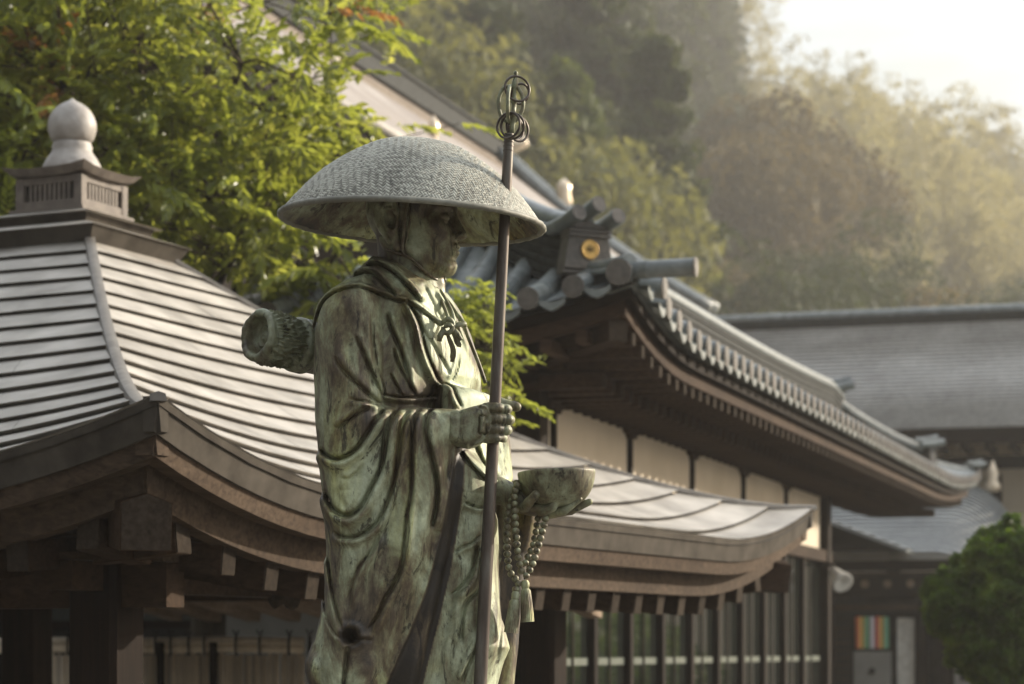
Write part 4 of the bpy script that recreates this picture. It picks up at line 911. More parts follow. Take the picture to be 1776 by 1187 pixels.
for i in range(rows+1):
    a = .06+i*sp_
    if a > ALU-.05: break
    Ln = min(1.42, max(.12, min(a, ALU-a)))+.02
    if i == 0: Ln = .42
    ext = .05 if i > 1 else (.34 if i == 0 else .09)
    f = lambda d: A_(a, d-ext+.03, a_surf(a, max(0, d-ext+.03))+.035+(.02 if i < 2 else 0))
    row = tile_row(None, av, Ln, f, .064 if i else .054).build('tile_row', M_TILE, hall, auto=45)
    p = f(-.03); m = MB(); disc(m, p, -av, .068 if i else .057, .012); disc(m, p-av*.012, -av, .045, .004); m.build('tile_end', M_TEND, row, auto=40)
    # pan tile lip hanging between two cover tiles
    if i:
        q = A_(a-sp_/2, -.055, a_surf(a-sp_/2, 0)+.0); m = MB(); n = 6; vs = []
        for j in range(n+1):
            t = (j/n-.5)*2; x = t*.085; zz = -.028*(1-t*t); vs += [q+au*x+UP*(zz+.01), q+au*x+UP*(zz-.042+.022*abs(t)), q+au*x+UP*(zz-.042+.022*abs(t))+av*.02, q+au*x+UP*(zz+.01)+av*.09]
        m.add(vs, [(4*j+c_, 4*j+4+c_, 4*j+4+(c_+1) % 4, 4*j+(c_+1) % 4) for j in range(n) for c_ in range(4)]); m.build('pan_tile', M_TILE, hall, auto=40)
for i in range(11):
    b = .08+i*.275
    if b > ALV-.05: break
    Ln = min(1.45, max(.12, min(b, ALV-b)))
    f = lambda d: A_(d-.02, b, a_surf(max(0, d-.02), b)+.035)
    row = tile_row(None, au, Ln, f, .064 if i else .07).build('tile_row', M_TILE, hall, auto=45)
    p = f(-.03); m = MB(); disc(m, p, -au, .068 if i else .078, .012); disc(m, p-au*.012, -au, .045, .004); m.build('tile_end', M_TEND, row, auto=40)
    q = A_(-.04, b+.1375, a_surf(0, b+.1375)); m = MB(); n = 6; vs = []
    for j in range(n+1):
        t = (j/n-.5)*2; x = t*.085; zz = -.028*(1-t*t); vs += [q+av*x+UP*(zz+.01), q+av*x+UP*(zz-.042+.022*abs(t)), q+av*x+UP*(zz-.042+.022*abs(t))+au*.02, q+av*x+UP*(zz+.01)+au*.09]
    m.add(vs, [(4*j+c_, 4*j+4+c_, 4*j+4+(c_+1) % 4, 4*j+(c_+1) % 4) for j in range(n) for c_ in range(4)]); m.build('pan_tile', M_TILE, hall, auto=40)
def ridge(name, pts, h, w, par):
    """stacked ridge: side wall of thin courses under a round cap"""
    d = (pts[-1]-pts[0]); d.z = 0; side = d.normalized().cross(UP); pr = []; n = max(2, int(h/.055))
    L_ = []; 
    for k in range(n): z = h*k/n; L_ += [(w+.008, z), (w+.008, z+h/n*.55), (w-.006, z+h/n*.56), (w-.006, z+h/n*.99)]
    pr = [(a, b) for a, b in L_]+[(-a, b) for a, b in L_[::-1]]
    r_ = MB().sweep(pts, pr, side, UP).build(name, M_RDG, par, auto=30)
    MB().tube([p+UP*(h+.03) for p in pts], w*.78, 14).build('ridge_cap', M_TILE, r_, auto=50)
    for sg in (-1, 1): MB().tube([p+UP*(h-.005)+side*sg*w for p in pts], .018, 8).build('ridge_edge_tile', M_TILE, r_, smooth=True)
    return r_
M_RDG = simple('ridge_side_tile', [(.3, (.022, .023, .022)), (.7, (.055, .058, .056))], .75, (4, 4, 4), 4, 6, .2, .003, spec=.1)
hip = lambda h: A_(h, h, a_surf(h, h)-.02)
ridge('hip_ridge', [hip(.42+i*.108) for i in range(11)], .34, .085, hall)
ridge('corner_ridge', [hip(.04+i*.1) for i in range(4)], .08, .06, hall)
ridge('main_ridge', [A_(a, 1.5, a_surf(a, 1.5)-.02+.10*max(0, (a-9)/6.5)**2) for a in np.linspace(1.45, 15.6, 24)], .26, .09, hall)
fh = lambda h: A_(ALU-h, h, a_surf(ALU-h, h)-.02)
ridge('hip_ridge', [fh(.62+i*.11) for i in range(9)], .2, .08, hall); ridge('corner_ridge', [fh(.02+i*.11) for i in range(5)], .08, .06, hall)
# demon-board tile with the gilt crest, three round tiles on its head
def oni(c, out, sc, gold, par):
    out = out.normalized(); sd_ = out.cross(UP).normalized(); m = MB()
    pr = [(-.17, -.16), (.17, -.16), (.155, -.05), (.135, .05), (.14, .11), (.10, .135), (0, .165), (-.10, .135), (-.14, .11), (-.135, .05), (-.155, -.05)]
    m.prism([c+sd_*a*sc+UP*b*sc-out*.1*sc for a, b in pr], out*.1*sc); o = m.build('ridge_end_board', M_TEND, par)
    for z, w_ in ((.125, .15), (.10, .15), (.075, .145), (-.15, .19), (-.12, .18)): MB().box(c+UP*z*sc+out*.008, (w_*sc, .014*sc, .008*sc), sd_, out, UP).build('moulding', M_TEND, o)
    for sx, a in ((-.135, .10), (0, .16), (.135, .10)):
        b0 = c+sd_*sx*sc+UP*(a+.04)*sc-out*.24*sc; m = MB(); pts = [b0+out*t*sc+UP*(.16*t*t*2.2)*sc for t in (0, .1, .2, .3, .36)]
        m.tube(pts, [.042*sc, .044*sc, .046*sc, .048*sc, .05*sc], 14); q = m.build('round_tile', M_TILE, o, auto=50)
        e = (pts[-1]-pts[-2]).normalized(); m = MB(); m.tube([pts[-1], pts[-1]+e*.006], .046*sc, 14); m.build('tile_end', M_TEND, q)
    if gold:
        g = MB(); gc = c+out*.003-UP*.01; g.tube([gc, gc+out*.012], .058*sc, 28); q = g.build('gilt_crest', M_GOLD, o, auto=40)
        g = MB(); n = 24; g.tube([gc+out*.014+(sd_*math.cos(2*math.pi*i/n)+UP*math.sin(2*math.pi*i/n))*.053*sc for i in range(n+1)], .004*sc, 6, cap=False); g.build('crest_rim', M_GOLD, q, smooth=True)
        g = MB()                      # the dark emblem in the middle of the disc: a stem with two leaves
        for pts in ([(-.022, -.012), (-.024, .008), (-.012, .02), (-.004, .006), (-.006, -.018)], [(.022, -.012), (.024, .008), (.012, .02), (.004, .006), (.006, -.018)], [(-.014, -.002), (0, .004), (.014, -.002)], [(0, .018), (0, .030)]):
            g.tube([gc+out*.014+sd_*a*sc+UP*b*sc for a, b in pts], .0026*sc, 6)
        g.build('crest_mark', M_BLK, q, smooth=True)
    return o
hd = -(au+av).normalized()
oni(hip(.38)+UP*.23, hd, 1.0, True, hall)
oni(A_(15.75, 1.5, a_surf(15.6, 1.5)+.28), au*.4-av*.9, 1.15, False, hall); oni(fh(.5)+UP*.17, (au-av), .95, False, hall); oni(fh(-.02)+UP*.10, (au-av), .6, False, hall)
# eaves: boards and two tiers of rafters on the right and near sides
def eave_sweep(name, inset, z0, z1, th, mat, b_side=False):
    m = MB(); pts = []; n = 70
    if not b_side:
        for i in range(n+1): a = inset+(ALU-2*inset)*i/n; p = A_(a, inset, 3.53+a_up(max(0, a-inset*.5), max(0, ALU-a-inset*.5))); pts.append(p)
        m.sweep(pts, [(0, z0), (th, z0), (th, z1), (0, z1)], av, UP)
    else:
        for i in range(n+1): b = inset+(ALV-2*inset)*i/n; pts.append(A_(inset, b, 3.53+.25*max(0, 1-max(0, min(b, ALV-b)-inset*.5)/1.7)**2))
        m.sweep(pts, [(0, z0), (th, z0), (th, z1), (0, z1)], au, UP)
    m.build(name, mat, hall, auto=40)
for s_ in (False, True):
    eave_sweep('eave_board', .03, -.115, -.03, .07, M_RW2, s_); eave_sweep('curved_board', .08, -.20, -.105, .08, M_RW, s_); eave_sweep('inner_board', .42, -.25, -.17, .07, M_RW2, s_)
m = MB(); n = 70
m.add([A_(.1+(ALU-.2)*i/n, .1, 3.43+a_up(.1+(ALU-.2)*i/n, ALU-.1-(ALU-.2)*i/n)) for i in range(n+1)]+[A_(.95+(ALU-1.9)*i/n, .95, 3.52) for i in range(n+1)], [(i, i+1, n+2+i, n+1+i) for i in range(n)])
m.add([A_(.1, .1+(ALV-.2)*i/n, 3.43+.25*max(0, 1-min(.1+(ALV-.2)*i/n, ALV-.1-(ALV-.2)*i/n)/1.7)**2) for i in range(n+1)]+[A_(.95, .95+(ALV-1.9)*i/n, 3.52) for i in range(n+1)], [(i, i+1, n+2+i, n+1+i) for i in range(n)])
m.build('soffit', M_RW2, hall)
raft = MB().box((0, 0, 0), (.034, .26, .038)).mesh('rafter', M_RW); raft2 = MB().box((0, 0, 0), (.036, .32, .045)).mesh('rafter', M_RW); rend = MB().box((0, 0, 0), (.031, .003, .035)).mesh('rafter_end', M_WEND)
for i in range(int((ALU-.6)/.22)):
    a = .35+i*.22; u_ = a_up(a, ALU-a); z = 3.53+u_-.235
    M = frame(au, av, UP, A_(a, .36, z)); r_ = link('rafter', raft, hall, M); link('rafter_end', rend, r_, None).location = (0, -.2635, 0)
    if .7 < a < ALU-.7:
        r2 = link('rafter', raft2, hall, frame(au, av, UP, A_(a, .72, 3.53+u_*.5-.30)))
        if a < 11.5: link('rafter_end', rend, r2, None).location = (0, -.3235, 0)
for i in range(int((ALV-.6)/.22)):
    b = .35+i*.22; u_ = .25*max(0, 1-min(b, ALV-b)/1.7)**2
    link('rafter', raft, hall, frame(av, au, UP, A_(.36, b, 3.53+u_-.235)))
for inset, z in ((.14, 3.50), ):
    e = A_(inset, inset, z); inn = A_(1.3, 1.3, 3.42); ax_ = (inn-e); d = ax_.normalized(); sd_ = d.cross(UP).normalized(); Zr = sd_.cross(d)
    o = MB().box((e+inn)/2, (.065, ax_.length/2, .085), sd_, d, Zr).build('hip_rafter', M_RW, hall); MB().box(e-d*.003, (.06, .0025, .08), sd_, d, Zr).build('rafter_end', M_WEND, o)
# walls: WB = offset of the wall line from the eave
WB = .9; WZ0, WZ1, WZ2, WZ3 = 2.52, 2.64, 3.26, 3.50; WA = 11.2
def wbox(name, a0, a1, b0, b1, z0, z1, mat, par=None, bev=0):
    c = A_((a0+a1)/2, (b0+b1)/2, (z0+z1)/2); return MB().box(c, ((a1-a0)/2, (b1-b0)/2, (z1-z0)/2), au, av, UP).build(name, mat, par or hall)
wbox('head_beam', WB-.2, 15.6, WB-.09, WB+.09, WZ2, WZ3, M_RW2); wbox('cornice', WB-.2, 15.6, WB-.16, WB-.092, WZ2+.10, WZ2+.17, M_RW); wbox('cornice', WB-.2, 15.6, WB-.26, WB-.162, WZ3-.16, WZ3-.09, M_RW)
PX = [0.0+WB, 1.35, 3.3, 5.27, 7.24, 9.2, 11.2]
for i, (x0, x1) in enumerate(zip(PX, PX[1:])): wbox('plaster_panel', x0+.03, x1-.03, WB, WB+.05, WZ1, WZ2, M_PLS)
for x in PX[1:-1]:
    o = wbox('strut', x-.029, x+.029, WB-.03, WB+.055, WZ1, WZ2, M_RW2)
    m = MB(); m.prism([A_(x+dx, WB-.05, z) for dx, z in ((-.17, WZ2), (-.17, WZ2-.05), (-.155, WZ2-.085), (-.12, WZ2-.10), (-.075, WZ2-.105), (-.06, WZ2-.13), (.06, WZ2-.13), (.075, WZ2-.105), (.12, WZ2-.10), (.155, WZ2-.085), (.17, WZ2-.05), (.17, WZ2))][::-1], av*.11)
    m.build('bracket', M_RW, o)
wbox('middle_beam', WB-.1, WA+.25, WB-.07, WB+.06, WZ0, WZ1, M_RW); wbox('sill', WB-.1, WA+.1, WB-.06, WB+.06, .12, .26, M_RW2)
wbox('corner_post', WA-.09, WA+.09, WB-.085, WB+.085, 0, WZ2, M_RW2); wbox('corner_post', WB-.09, WB+.09, WB-.085, WB+.085, 0, WZ2, M_RW2)
x = 2.26
xs = [1.35]+[2.26+.965*i for i in range(9)]
for i, x in enumerate(xs): wbox('door_post', x-.045, x+.045, WB-.05, WB+.04, .26, WZ0, M_RW2)
xs2 = [WB+.09]+xs+[WA-.09]
for x0, x1 in zip(xs2, xs2[1:]):
    x0 += .046; x1 -= .046
    if x1-x0 < .2: continue
    g = wbox('glass_pane', x0+.002, x1-.002, WB, WB+.006, .27, WZ0-.01, M_GLASS)
    wbox('pale_strip', x0+.004, x1-.004, WB-.006, WB-.001, 1.505, 1.555, M_WHT, g); wbox('door_rail', x0, x1, WB-.02, WB-.007, .9, .95, M_RW2, g)
    xm = (x0+x1)/2; wbox('muntin', xm-.012, xm+.012, WB-.018, WB-.0075, .27, WZ0-.01, M_RW2, g)
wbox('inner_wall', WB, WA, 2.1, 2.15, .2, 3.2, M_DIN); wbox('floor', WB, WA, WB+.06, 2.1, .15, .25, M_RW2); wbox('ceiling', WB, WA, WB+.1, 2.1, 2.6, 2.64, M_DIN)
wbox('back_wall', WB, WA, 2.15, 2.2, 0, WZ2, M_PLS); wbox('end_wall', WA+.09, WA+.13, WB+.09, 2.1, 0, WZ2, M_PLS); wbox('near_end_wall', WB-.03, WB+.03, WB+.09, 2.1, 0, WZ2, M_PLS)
# things glimpsed behind the glass
for a in (2.9, 4.4, 6.2, 8.3): wbox('paper_screen', a, a+.5, 1.9, 1.93, .25, 1.9, M_WHT)
# floodlight on the corner post
M_LAMP = simple('white_enamel', [(.3, (.5, .48, .43)), (.7, (.75, .73, .68))], .35)
lp = P(1452, 1000, 24.6); fl = thing('floodlight', 'small white floodlight fixed beside the corner post of the tiled hall', 'lamp', lp)
m = MB(); d = Vector((.35, -.75, -.55)).normalized(); X = d.cross(UP).normalized(); Yx = X.cross(d)
m.lathe([(.01, -.11), (.05, -.10), (.065, -.05), (.08, .03), (.105, .10), (.11, .13), (.10, .13), (.01, .10)], lp, 20, X, Yx, d); m.build('lamp_head', M_LAMP, fl, smooth=True)
MB().tube([lp+Vector((-.02, .05, .08)), lp+Vector((-.04, .16, .13)), lp+Vector((-.12, .28, .13))], .02, 8).build('bracket', M_CUD, fl)

# ================================================================== GREAT HALL (upper left, behind the tree)
def shingle(name, c0_, c1_, c2_, scale, along, rough=.55):
    m, N, L, b = new_mat(name); n = nnode(N, L, 1.1, 8, mapping(N, L, (1, 1, 1)), .7); n2 = nnode(N, L, 3.0, 6, mapping(N, L, (5, 5, 9)), .6)
    c = ramp(N, L, n.outputs[0], [(.3, c0_), (.52, c1_), (.72, c2_)]).outputs[0]; g = ramp(N, L, n2.outputs[0], [(.3, (.75,)*3), (.7, (1.2,)*3)]).outputs[0]
    L.new(mixc(N, L, 1, c, g, 'MULTIPLY'), b.inputs['Base Color']); b.inputs['Roughness'].default_value = rough
    bump(N, L, b, n.outputs[0], .2, .01); return m
M_SH = shingle('weathered_shingle', (.13, .10, .08), (.22, .18, .145), (.34, .31, .28), 1, 0)
M_SHG = shingle('grey_shingle', (.27, .26, .245), (.36, .35, .33), (.44, .43, .405), 1, 0)
def roof_courses(par, A, B, T, D, H, prof, n, mat, lip=.03, name='shingle_course'):
    """A->B eave line, D inward unit vector, T total run, H rise; one object per course"""
    for k in range(n):
        t0, t1 = k/n, (k+1)/n; m = MB(); E = B-A; seg = 6
        z = lambda t: H*prof(t)
        rows = []
        for t, l in ((t0+.003, -lip*.3), (t0, lip), (t1, 0)):
            rows.append([A+E*(i/seg)+D*(T*t)+UP*(z(t)+l) for i in range(seg+1)])
        m.add([p for r_ in rows for p in r_], [(j*(seg+1)+i, j*(seg+1)+i+1, (j+1)*(seg+1)+i+1, (j+1)*(seg+1)+i) for j in range(2) for i in range(seg)]); m.build(name, mat, par)
R1 = P(858, 268, 43); R0 = R1-au*22; gh_o = (R0+R1)/2
gh = thing('great_hall', 'great temple hall whose sunlit brown shingled roof slopes down behind the leafy tree', 'temple hall', (gh_o.x, gh_o.y, 0))
T_ = 3.9; H_ = 3.1; nB = -av; E0, E1 = R0+nB*T_-UP*H_, R1+nB*T_-UP*H_
prof = lambda t: .72*t+.28*t*t
roof_courses(gh, E0, E1, T_, av, H_, prof, 34, M_SH, .035)
m = MB(); 
vs = [E0-UP*.06, E1-UP*.06, R1-UP*.1, R0-UP*.1, R0+av*T_-UP*H_, R1+av*T_-UP*H_]
m.add(vs, [(0, 1, 2, 3), (3, 2, 5, 4)]); m.build('roof_deck', M_SH, gh)
MB().sweep([R0-au*.1+UP*0, R1+au*.35], [(-.2, -.1), (.2, -.1), (.2, .18), (.24, .2), (.24, .25), (-.24, .25), (-.24, .2), (-.2, .18)], av, UP).build('ridge', M_RDG, gh)
MB().tube([E0-UP*.12+nB*.1, E1-UP*.12+nB*.1], .10, 10).build('gutter', M_CU, gh, smooth=True)
MB().sweep([E0-UP*.1, E1-UP*.1], [(-.05, -.25), (.05, -.25), (.05, .1), (-.05, .1)], nB, UP).build('eave_board', M_RW2, gh)
MB().sweep([R1+au*.2+nB*(T_+.1)*t-UP*H_*(1-prof(1-t))*1 for t in np.linspace(0, 1, 12)], [(-.16, -.25), (.16, -.25), (.16, .08), (-.16, .08)], au, UP).build('verge_board', M_TILE, gh)
MB().tube([R1+au*.1+nB*(T_+.1)*t-UP*(H_*(1-prof(1-t))-.18) for t in np.linspace(0, 1, 12)], .11, 12).build('verge_tile', M_TILE, gh, smooth=True)
MB().tube([R1-au*.35+nB*(T_+.1)*t-UP*(H_*(1-prof(1-t))-.14) for t in np.linspace(0.04, 1, 12)], .10, 12).build('verge_tile', M_TILE, gh, smooth=True)
m = MB(); wl_ = av*-1*(T_-1.6); a_, b_ = R0+wl_, R1+wl_-au*1.2; c = (a_+b_)/2; Lw = (b_-a_).length
MB().box((c.x, c.y, (R1.z-H_)/2+.2), (Lw/2, .12, (R1.z-H_)/2+.2), au, av, UP).build('wall', M_RW2, gh)
for i in range(26):
    p = a_+(b_-a_)*(i/25)-av*.14; MB().box((p.x, p.y, R1.z-H_-.15), (.07, .75, .08), au, av, UP).build('rafter', M_RW, gh)
M_ORN = simple('bright_finial', [(.3, (.60, .48, .34)), (.7, (.78, .66, .5))], .3, (5, 5, 5), metal=.4)
def ornament(px, py, Y, h, par):
    c = P(px, py, Y); m = MB(); m.lathe([(.01, 0), (.10*h, 0), (.12*h, .1*h), (.08*h, .3*h), (.13*h, .45*h), (.15*h, .6*h), (.10*h, .8*h), (.03*h, .95*h), (.01, h)], c, 14); m.build('roof_ornament', M_ORN, par, smooth=True)
def on_b(px):        # point two thirds up the slope that the column px shows
    k = (px-CX)/FPX; q = R1+nB*(T_*.50)-UP*(H_*(1-prof(.50))); a = (q.x-k*q.y)/(au.x-k*au.y); return q-au*a
for px in (368, 582, 752): 
    q = on_b(px); c = Vector(q); m = MB(); h = .45
    m.lathe([(.01, -.1), (.10*h, 0), (.15*h, .1*h), (.12*h, .3*h), (.16*h, .45*h), (.19*h, .6*h), (.14*h, .8*h), (.05*h, .95*h), (.01, h)], c, 14); m.build('roof_ornament', M_ORN, gh, smooth=True)
q = R1+au*.3+UP*.15; m = MB(); m.tube([q-nB*.2, q+nB*.25+UP*.02, q+nB*.5+UP*.12], [.11, .13, .10], 12); m.build('ridge_end_tile', M_ORN, gh, smooth=True)
q = R1+au*.1+nB*1.25-UP*(H_*(1-prof(1-.32))-.1); m = MB(); m.lathe([(.01, 0), (.12, .05), (.15, .2), (.12, .36), (.14, .44), (.08, .54), (.01, .6)], q, 14); m.build('roof_ornament', M_ORN, gh, smooth=True)

# ================================================================== REAR HALL (right background)
D0 = P(1262, 575, 41); dd = -av; D0 = D0-dd*6; D1 = D0+dd*17; back = (-au)
rh = thing('rear_hall', 'rear hall with a broad plain grey roof under the wooded hillside', 'temple hall', ((D0.x+D1.x)/2, (D0.y+D1.y)/2, 0))
TD, HD = 4.2, 2.15; EA, EB = D0+back*TD-UP*HD, D1+back*TD-UP*HD
roof_courses(rh, EA, EB, TD, au, HD, lambda t: .85*t+.15*t*t, 28, M_SHG, .06)
m = MB(); m.add([EA-UP*.05, EB-UP*.05, D1-UP*.05, D0-UP*.05, D1+au*TD-UP*HD, D0+au*TD-UP*HD], [(0, 1, 2, 3), (3, 2, 4, 5)]); m.build('roof_deck', M_SHG, rh)
MB().sweep([D0, D1], [(-.14, -.15), (.14, -.15), (.14, .05), (.19, .07), (.19, .13), (-.19, .13), (-.19, .07), (-.14, .05)], au, UP).build('ridge', M_RDG, rh)
MB().tube([D0+UP*.17, D1+UP*.17], .10, 10).build('ridge_cap', M_TILE, rh, smooth=True)
MB().sweep([EA, EB], [(0, -.22), (.08, -.22), (.08, .02), (0, .02)], au, UP).build('eave_board', M_RW2, rh)
a_ = EA+au*1.2; b_ = EB+au*1.2; c = (a_+b_)/2; Lw = (b_-a_).length
MB().box((c.x, c.y, (EA.z-.1)/2), (Lw/2, .1, (EA.z-.1)/2), dd, au, UP).build('wall', M_PLS, rh)
for i in range(48):
    p = EA+(EB-EA)*(i+.5)/48+au*.55; MB().box((p.x, p.y, EA.z-.24), (.045, .5, .05), dd, au, UP).build('rafter', M_RW2, rh)
MB().box((c.x-au.x*.13, c.y-au.y*.13, EA.z-.42), (Lw/2, .03, .10), dd, au, UP).build('head_beam', M_RW2, rh)
for i in range(12):
    p = a_+(b_-a_)*(i/11)-au*.12; MB().box((p.x, p.y, (EA.z-.6)/2), (.09, .05, (EA.z-.6)/2), dd, au, UP).build('post', M_RW2, rh)
# ================================================================== ENTRANCE WING (low curved roof, right)
M_EN = shingle('blue_grey_tile', (.15, .158, .16), (.22, .23, .228), (.30, .31, .30), 1, 0, .42)
M_DOT = simple('pale_end_paint', [(.3, (.30, .22, .15)), (.7, (.42, .33, .24))], .7)
EO = P(1428, 1130, 33); EO.z = 0
ew = thing('entrance_wing', 'low entrance wing with a rounded blue grey roof, left of the round bush', 'building', EO)
def Ew(s, d, z): p = EO+dd*s+au*d; return Vector((p.x, p.y, z))
def ez(s, t):                       # roof height at s metres along, t 0..1 up the slope
    z = 2.93+1.12*(t*.55+.45*math.sin(t*math.pi/2)); r = max(0, (s-1.5)/.9)
    return z-1.25*(1-math.sqrt(max(0, 1-min(1, r)**2)))
NCW = 20
for k in range(NCW):
    m = MB(); rows = []; seg = 30
    for t, l in ((k/NCW+.004, -.01), (k/NCW, .022), ((k+1)/NCW, 0)):
        rows.append([Ew(-1.0+i/seg*3.36, t*3.0, ez(-1.0+i/seg*3.36, t)+l) for i in range(seg+1)])
    m.add([p for r_ in rows for p in r_], [(j*(seg+1)+i, j*(seg+1)+i+1, (j+1)*(seg+1)+i+1, (j+1)*(seg+1)+i) for j in range(2) for i in range(seg)]); m.build('tile_course', M_EN, ew)
# close the right-hand end of the barrel with its rounded verge
pts = [Ew(2.36, t*3.0, ez(2.36, t)-.02) for t in np.linspace(0, 1, 14)]
m = MB(); m.tube(pts, .07, 10); m.build('verge_tile', M_EN, ew, smooth=True)
m = MB(); vs = [Ew(2.36, t*3, ez(2.36, t)-.05) for t in np.linspace(0, 1, 14)]+[Ew(2.36, t*3, 2.6) for t in np.linspace(0, 1, 14)]; m.add(vs, [(i, i+1, 15+i, 14+i) for i in range(13)]); m.build('gable_board', M_PLS, ew)
MB().tube([Ew(-1.0, 3.02, 4.1), Ew(1.75, 3.02, 4.1)], .09, 10).build('ridge_cap', M_TILE, ew, smooth=True)
q = Ew(1.96, 3.0, 3.92); m = MB(); m.lathe([(.01, 0), (.11, .02), (.12, .10), (.07, .18), (.09, .27), (.05, .37), (.02, .44), (.005, .47)], q, 12); m.build('roof_ornament', M_ORN, ew, smooth=True)
def eb(name, s0, s1, d0, d1, z0, z1, mat, par=None): return MB().box(Ew((s0+s1)/2, (d0+d1)/2, (z0+z1)/2), ((s1-s0)/2, (d1-d0)/2, (z1-z0)/2), dd, au, UP).build(name, mat, par or ew)
eb('eave_board', -1, 2.2, .0, .08, 2.84, 2.92, M_PLG); eb('eave_beam', -1, 2.3, .1, .25, 2.70, 2.835, M_RW2); eb('tie_beam', -1, 2.3, .3, .42, 2.63, 2.68, M_WL); eb('lower_beam', -1, 2.35, .34, .5, 2.38, 2.625, M_RW2)
for i in range(9):
    p = Ew(-.1+i*.31, .335, 2.525); m = MB(); m.tube([p-au*.06, p+au*.1], .055, 12); o = m.build('rafter_end', M_DOT, ew, auto=50)
for s_ in (.02, 1.30, 1.62, 2.28): eb('post', s_-.06, s_+.06, .36, .5, 0, 2.38, M_RW2)
eb('wall', -1, 2.35, 1.6, 1.7, 0, 2.7, M_DIN); eb('side_wall', 2.25, 2.35, .5, 1.6, 0, 2.7, M_DIN); eb('lintel', .08, 1.24, .38, .46, 2.16, 2.24, M_WL)
for i in range(9): eb('shelf_slat', .06, .32, .42, .46, 1.1+i*.10, 1.125+i*.10, M_WL)
for s_ in (.05, .33): eb('shelf_side', s_-.012, s_+.012, .41, .47, 1.0, 2.0, M_RW2)
eb('sliding_door', .93, 1.17, .50, .54, 0, 2.06, M_LAMP); eb('door_panel', 1.72, 1.95, .42, .46, 0, 2.0, M_PLG); eb('door_slot', 1.80, 1.89, .405, .419, 1.2, 1.9, M_BLK)
eb('side_panel', 2.0, 2.18, .42, .46, 0, 2.0, M_PLG)
# small lean-to gable in front of the wing
m = MB(); tri = [Ew(-.3, -.4, 3.0), Ew(-.3, -.4, 3.50), Ew(1.18, -.4, 2.94)]
m.prism(tri, au*.5); m.build('lean_to_gable', M_BLK, ew)
m = MB(); a_, b_ = Ew(-.32, -.45, 3.53), Ew(1.25, -.45, 2.93); d = (b_-a_).normalized(); m.box((a_+b_)/2, ((b_-a_).length/2, .32, .025), d, au, d.cross(au)*-1); m.build('lean_to_verge', M_EN, ew)
# five-colour temple curtain and the cabinet below it
def flat(name, cols): 
    mt, N, L, b = new_mat(name); b.inputs['Base Color'].default_value = cols+(1,); b.inputs['Roughness'].default_value = .8; n = nnode(N, L, 12, 4, mapping(N, L)); bump(N, L, b, n.outputs[0], .2, .003); return mt
cb = Ew(.62, .30, 1.64); cur = thing('striped_curtain', 'temple curtain striped orange, yellow, green, white and red, hanging in the entrance', 'curtain', cb)
MB().tube([Ew(.36, .31, 2.085), Ew(.86, .31, 2.085)], .012, 8).build('curtain_rail', M_RW2, cur)
cols = [(.72, .22, .10), (.78, .55, .16), (.20, .40, .22), (.62, .60, .64), (.66, .16, .12), (.72, .52, .16), (.18, .38, .24)]
for i, cc_ in enumerate(cols):
    m = MB(); s0, s1 = .38+i*.067, .38+(i+1)*.067; vs = []; n = 4
    for j in range(n+1):
        s_ = s0+(s1-s0)*j/n; w_ = .018*math.sin(s_*70); vs += [Ew(s_, .31+w_, 2.08), Ew(s_+.004, .305+w_*1.6, 1.64), Ew(s_+.004, .312+w_*1.6, 1.64), Ew(s_, .317+w_, 2.08)]
    m.add(vs, [(4*j+c_, 4*j+4+c_, 4*j+4+(c_+1) % 4, 4*j+(c_+1) % 4) for j in range(n) for c_ in range(4)]); m.build('stripe', flat('curtain_cloth', cc_), cur)
kb = Ew(.61, .4, 0); cab = thing('grey_cabinet', 'plain grey cabinet with a dark round handle, under the striped curtain', 'cabinet', kb)
def cbx(name, s0, s1, d0, d1, z0, z1, mat, par): return MB().box(Ew((s0+s1)/2, (d0+d1)/2, (z0+z1)/2), ((s1-s0)/2, (d1-d0)/2, (z1-z0)/2), dd, au, UP).build(name, mat, par)
cbx('body', .36, .85, .32, .62, .35, 1.60, M_PLG, cab); cbx('door', .38, .83, .305, .319, .4, 1.57, M_PLG, cab)
m = MB(); q = Ew(.62, .30, 1.33); m.tube([q, q-au*.03], .045, 14); m.build('handle', M_BLK, cab)
for s_ in (.40, .81): cbx('leg', s_-.03, s_+.03, .34, .6, 0, .349, M_RW2, cab)
# ================================================================== GROUND AND HILLSIDE
M_GR = simple('gravel_ground', [(.3, (.08, .072, .06)), (.7, (.14, .128, .108))], .95, (1, 1, 1), 22, 8, .4, .01)
M_HILL = simple('forest_floor', [(.3, (.03, .03, .016)), (.7, (.075, .065, .035))], .95, (1, 1, 1), 2, 6, .3, .05)
FS = 1.6        # the hillside stands this much farther off, and its trees are that much taller, than the layout numbers below
def hill_z(x, y): return FS*hill_u(x/FS, y/FS)
def hill_u(x, y):
    if y < 50: return 0.0
    px = CX+FPX*x/max(y, 1); t = min(1, (y-50)/80.0)
    k = min(1, max(0, (px-1095)/220)); k = k*k*(3-2*k); top = 40*(1-k)+(26.6-(min(px, 2100)-1370)*.018)*k
    far = max(0, y-130)
    return max(0, top*t*(.75+.25*t)+.02*far*(1-k)-.02*far*k+1.2*math.sin(x*.13)*math.sin(y*.09)*t)
m = MB(); g = 6
xs_ = [-189, -120, -60, -25, -8, 0, 8, 25, 60, 120, 189]; ys_ = [-60, 0, 15, 30, 80, 80.5]
gs = bpy.data.meshes.new('ground')
m.add([(x, y, 0 if y < 80.4 else -.3) for y in ys_ for x in xs_], [(j*11+i, j*11+i+1, (j+1)*11+i+1, (j+1)*11+i) for j in range(len(ys_)-1) for i in range(10)]); tag(m.build('ground', M_GR), kind='structure')
m = MB(); nx, ny = 60, 60; X_ = [-189+378*i/nx for i in range(nx+1)]; Y_ = [80+(i/ny)**1.3*224 for i in range(ny+1)]
